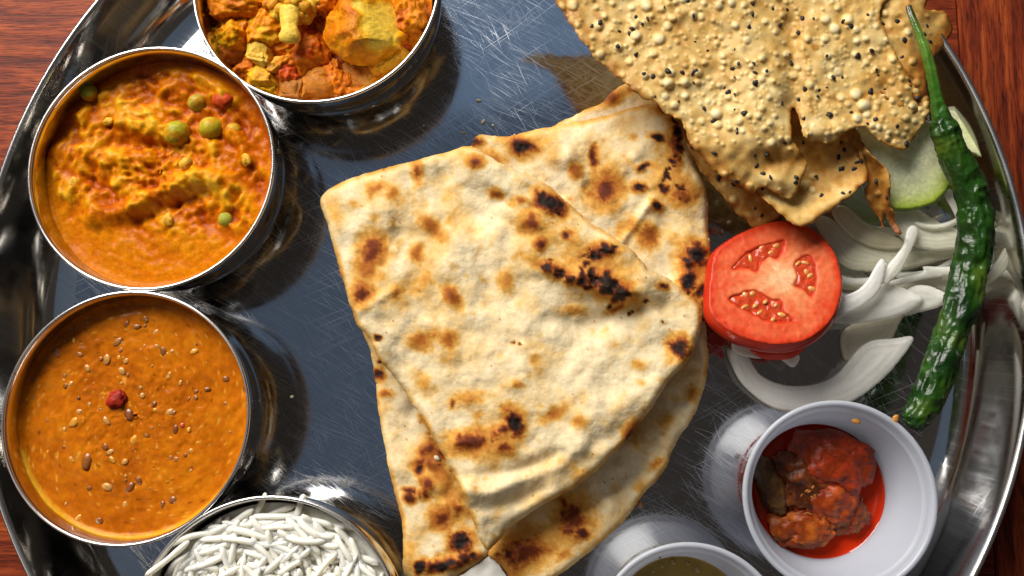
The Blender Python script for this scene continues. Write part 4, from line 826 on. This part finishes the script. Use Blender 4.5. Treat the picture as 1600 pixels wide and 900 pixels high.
for i in range(90):
    a = random.uniform(0, 6.28); q = math.sqrt(random.random()); px, py = 1315+32*q*math.cos(a), 788+34*q*math.sin(a)
    V, F, n = lump(at(px, py, 76+random.uniform(-3, 3)-7*q), (3.4, 2.5, 2), (0, 0, i), i, .1, 1.5, 1); sd.append((V, F, np.tile(np.array(random.choice([(.55, .24, .05), (.38, .09, .02), (.45, .14, .03)])), (len(V), 1))))
for i in range(40):
    a = random.uniform(0, 6.28); q = random.random(); px, py = 1270+64*q*math.cos(a), 765+72*q*math.sin(a)
    V, F, n = lump(at(px, py, 88-14*q), (5, 1.6, 1.6), (0, 0, i), i, .1, 1.5, 1); sd.append((V, F, np.tile(np.array((.55, .20, .03)), (len(V), 1))))
V, F, C = join(sd); tag(mesh('spice_seed', V, F, M['pickle'], pk, C), kind='stuff')
dr = thing('amber_dressing', 'greenish amber liquid dressing in the cup at the bottom edge', 'dressing', (*C2, 6))
V, F, _ = surface(C2, 97, 62, flat_fn(6), 4); mesh('liquid', V, F, M['chutney'], dr, org=np.array([*C2, 55]))
for i, (px, py, r) in enumerate([(1052, 878, 4), (1034, 884, 3), (1075, 880, 3), (1090, 890, 4), (1020, 893, 3)]):
    V, F, n = lump(at(px, py, 63), (r, r, r*.6), (0, 0, 0), i, 0, 1, 2); mesh('bubble', V, F, M['chutney'], dr)
for i, (px, py, z, r) in enumerate([(1338, 658, 138, 6), (1399, 655, 151, 7), (1030, 868, 132, 4)]):
    V, F, n = lump(at(px, py, z), (r, r*.6, 1.6), (0, 0, i), 900+i, .2, 1.5, 2)
    tag(mesh('sauce_drop', V, F, M['pickle'], None, np.tile(np.array((.62, .26, .05) if i < 2 else (.45, .06, .02)), (len(V), 1))),
        ['orange oil smear inside the far wall of the pickle cup', 'orange oil drop on the rim of the pickle cup', 'red speck on the far inner wall of the dressing cup'][i], 'drop')

# ------------------------------------------------------------------ bits
r = relief([(700, 915), (730, 893), (750, 878), (766, 868), (775, 876), (786, 892), (792, 915)], lambda X, Y, D: 30+2*fbm(X, Y, 20, 5, 2), 2, 3, 2, .8, 77)
tag(mesh('paper_scrap', r['V'], r['F'], M['paper'], None), 'torn white paper corner between the two lower naan pieces', 'paper')
crumbs = [(748, 157, 4), (755, 190, 4), (770, 196, 2.5), (724, 207, 3), (725, 258, 3), (804, 211, 2.5), (662, 196, 2.5), (456, 620, 3), (1000, 788, 5), (1116, 361, 9), (1139, 347, 4), (1128, 362, 4), (683, 716, 5), (1535, 712, 3), (1531, 717, 2.5), (1520, 752, 3.5)]
for i, (px, py, q) in enumerate(crumbs):
    z = 2 if i not in (12,) else 40
    if px > 1500: z = 20
    V, F, n = lump(at(px, py, z), (q, q*.7, q*.6), (0, 0, i), 950+i, .25, 1.6, 2)
    col = (.62, .26, .12) if i in (8,) else ((.55, .36, .26) if i in (9, 10, 11) else (.75, .68, .52))
    lab = ['largest pale crumb on the steel near the top bowl', 'pale crumb just above the folded naan edge, under the largest one', 'small pale crumb nearest the charred left end of the back naan layer', 'small pale crumb left of the charred naan edge, on the scratched steel', 'tiny crumb resting on the platter close to the naan top edge', 'tiny crumb near the narrow pale naan strip', 'tiny crumb below the rim of the top bowl', 'tiny crumb on the steel right of the dal bowl', 'small orange crumb beside the lower right naan crescent', 'largest pinkish crumb between naan and tomato', 'small pinkish crumb right of the largest pinkish crumb', 'small pinkish crumb just under the other two by the tomato', 'rice-like crumb in the gap left of the folded naan', 'tiny droplet-like crumb on the right platter wall, upper of three', 'tiny crumb on the right platter wall, middle of three', 'tiny crumb on the right platter wall, lowest of three'][i]
    tag(mesh('crumb', V, F, M['naan'], None, np.tile(np.array(col), (len(V), 1))), lab, 'crumb', 'crumbs scattered on the platter')
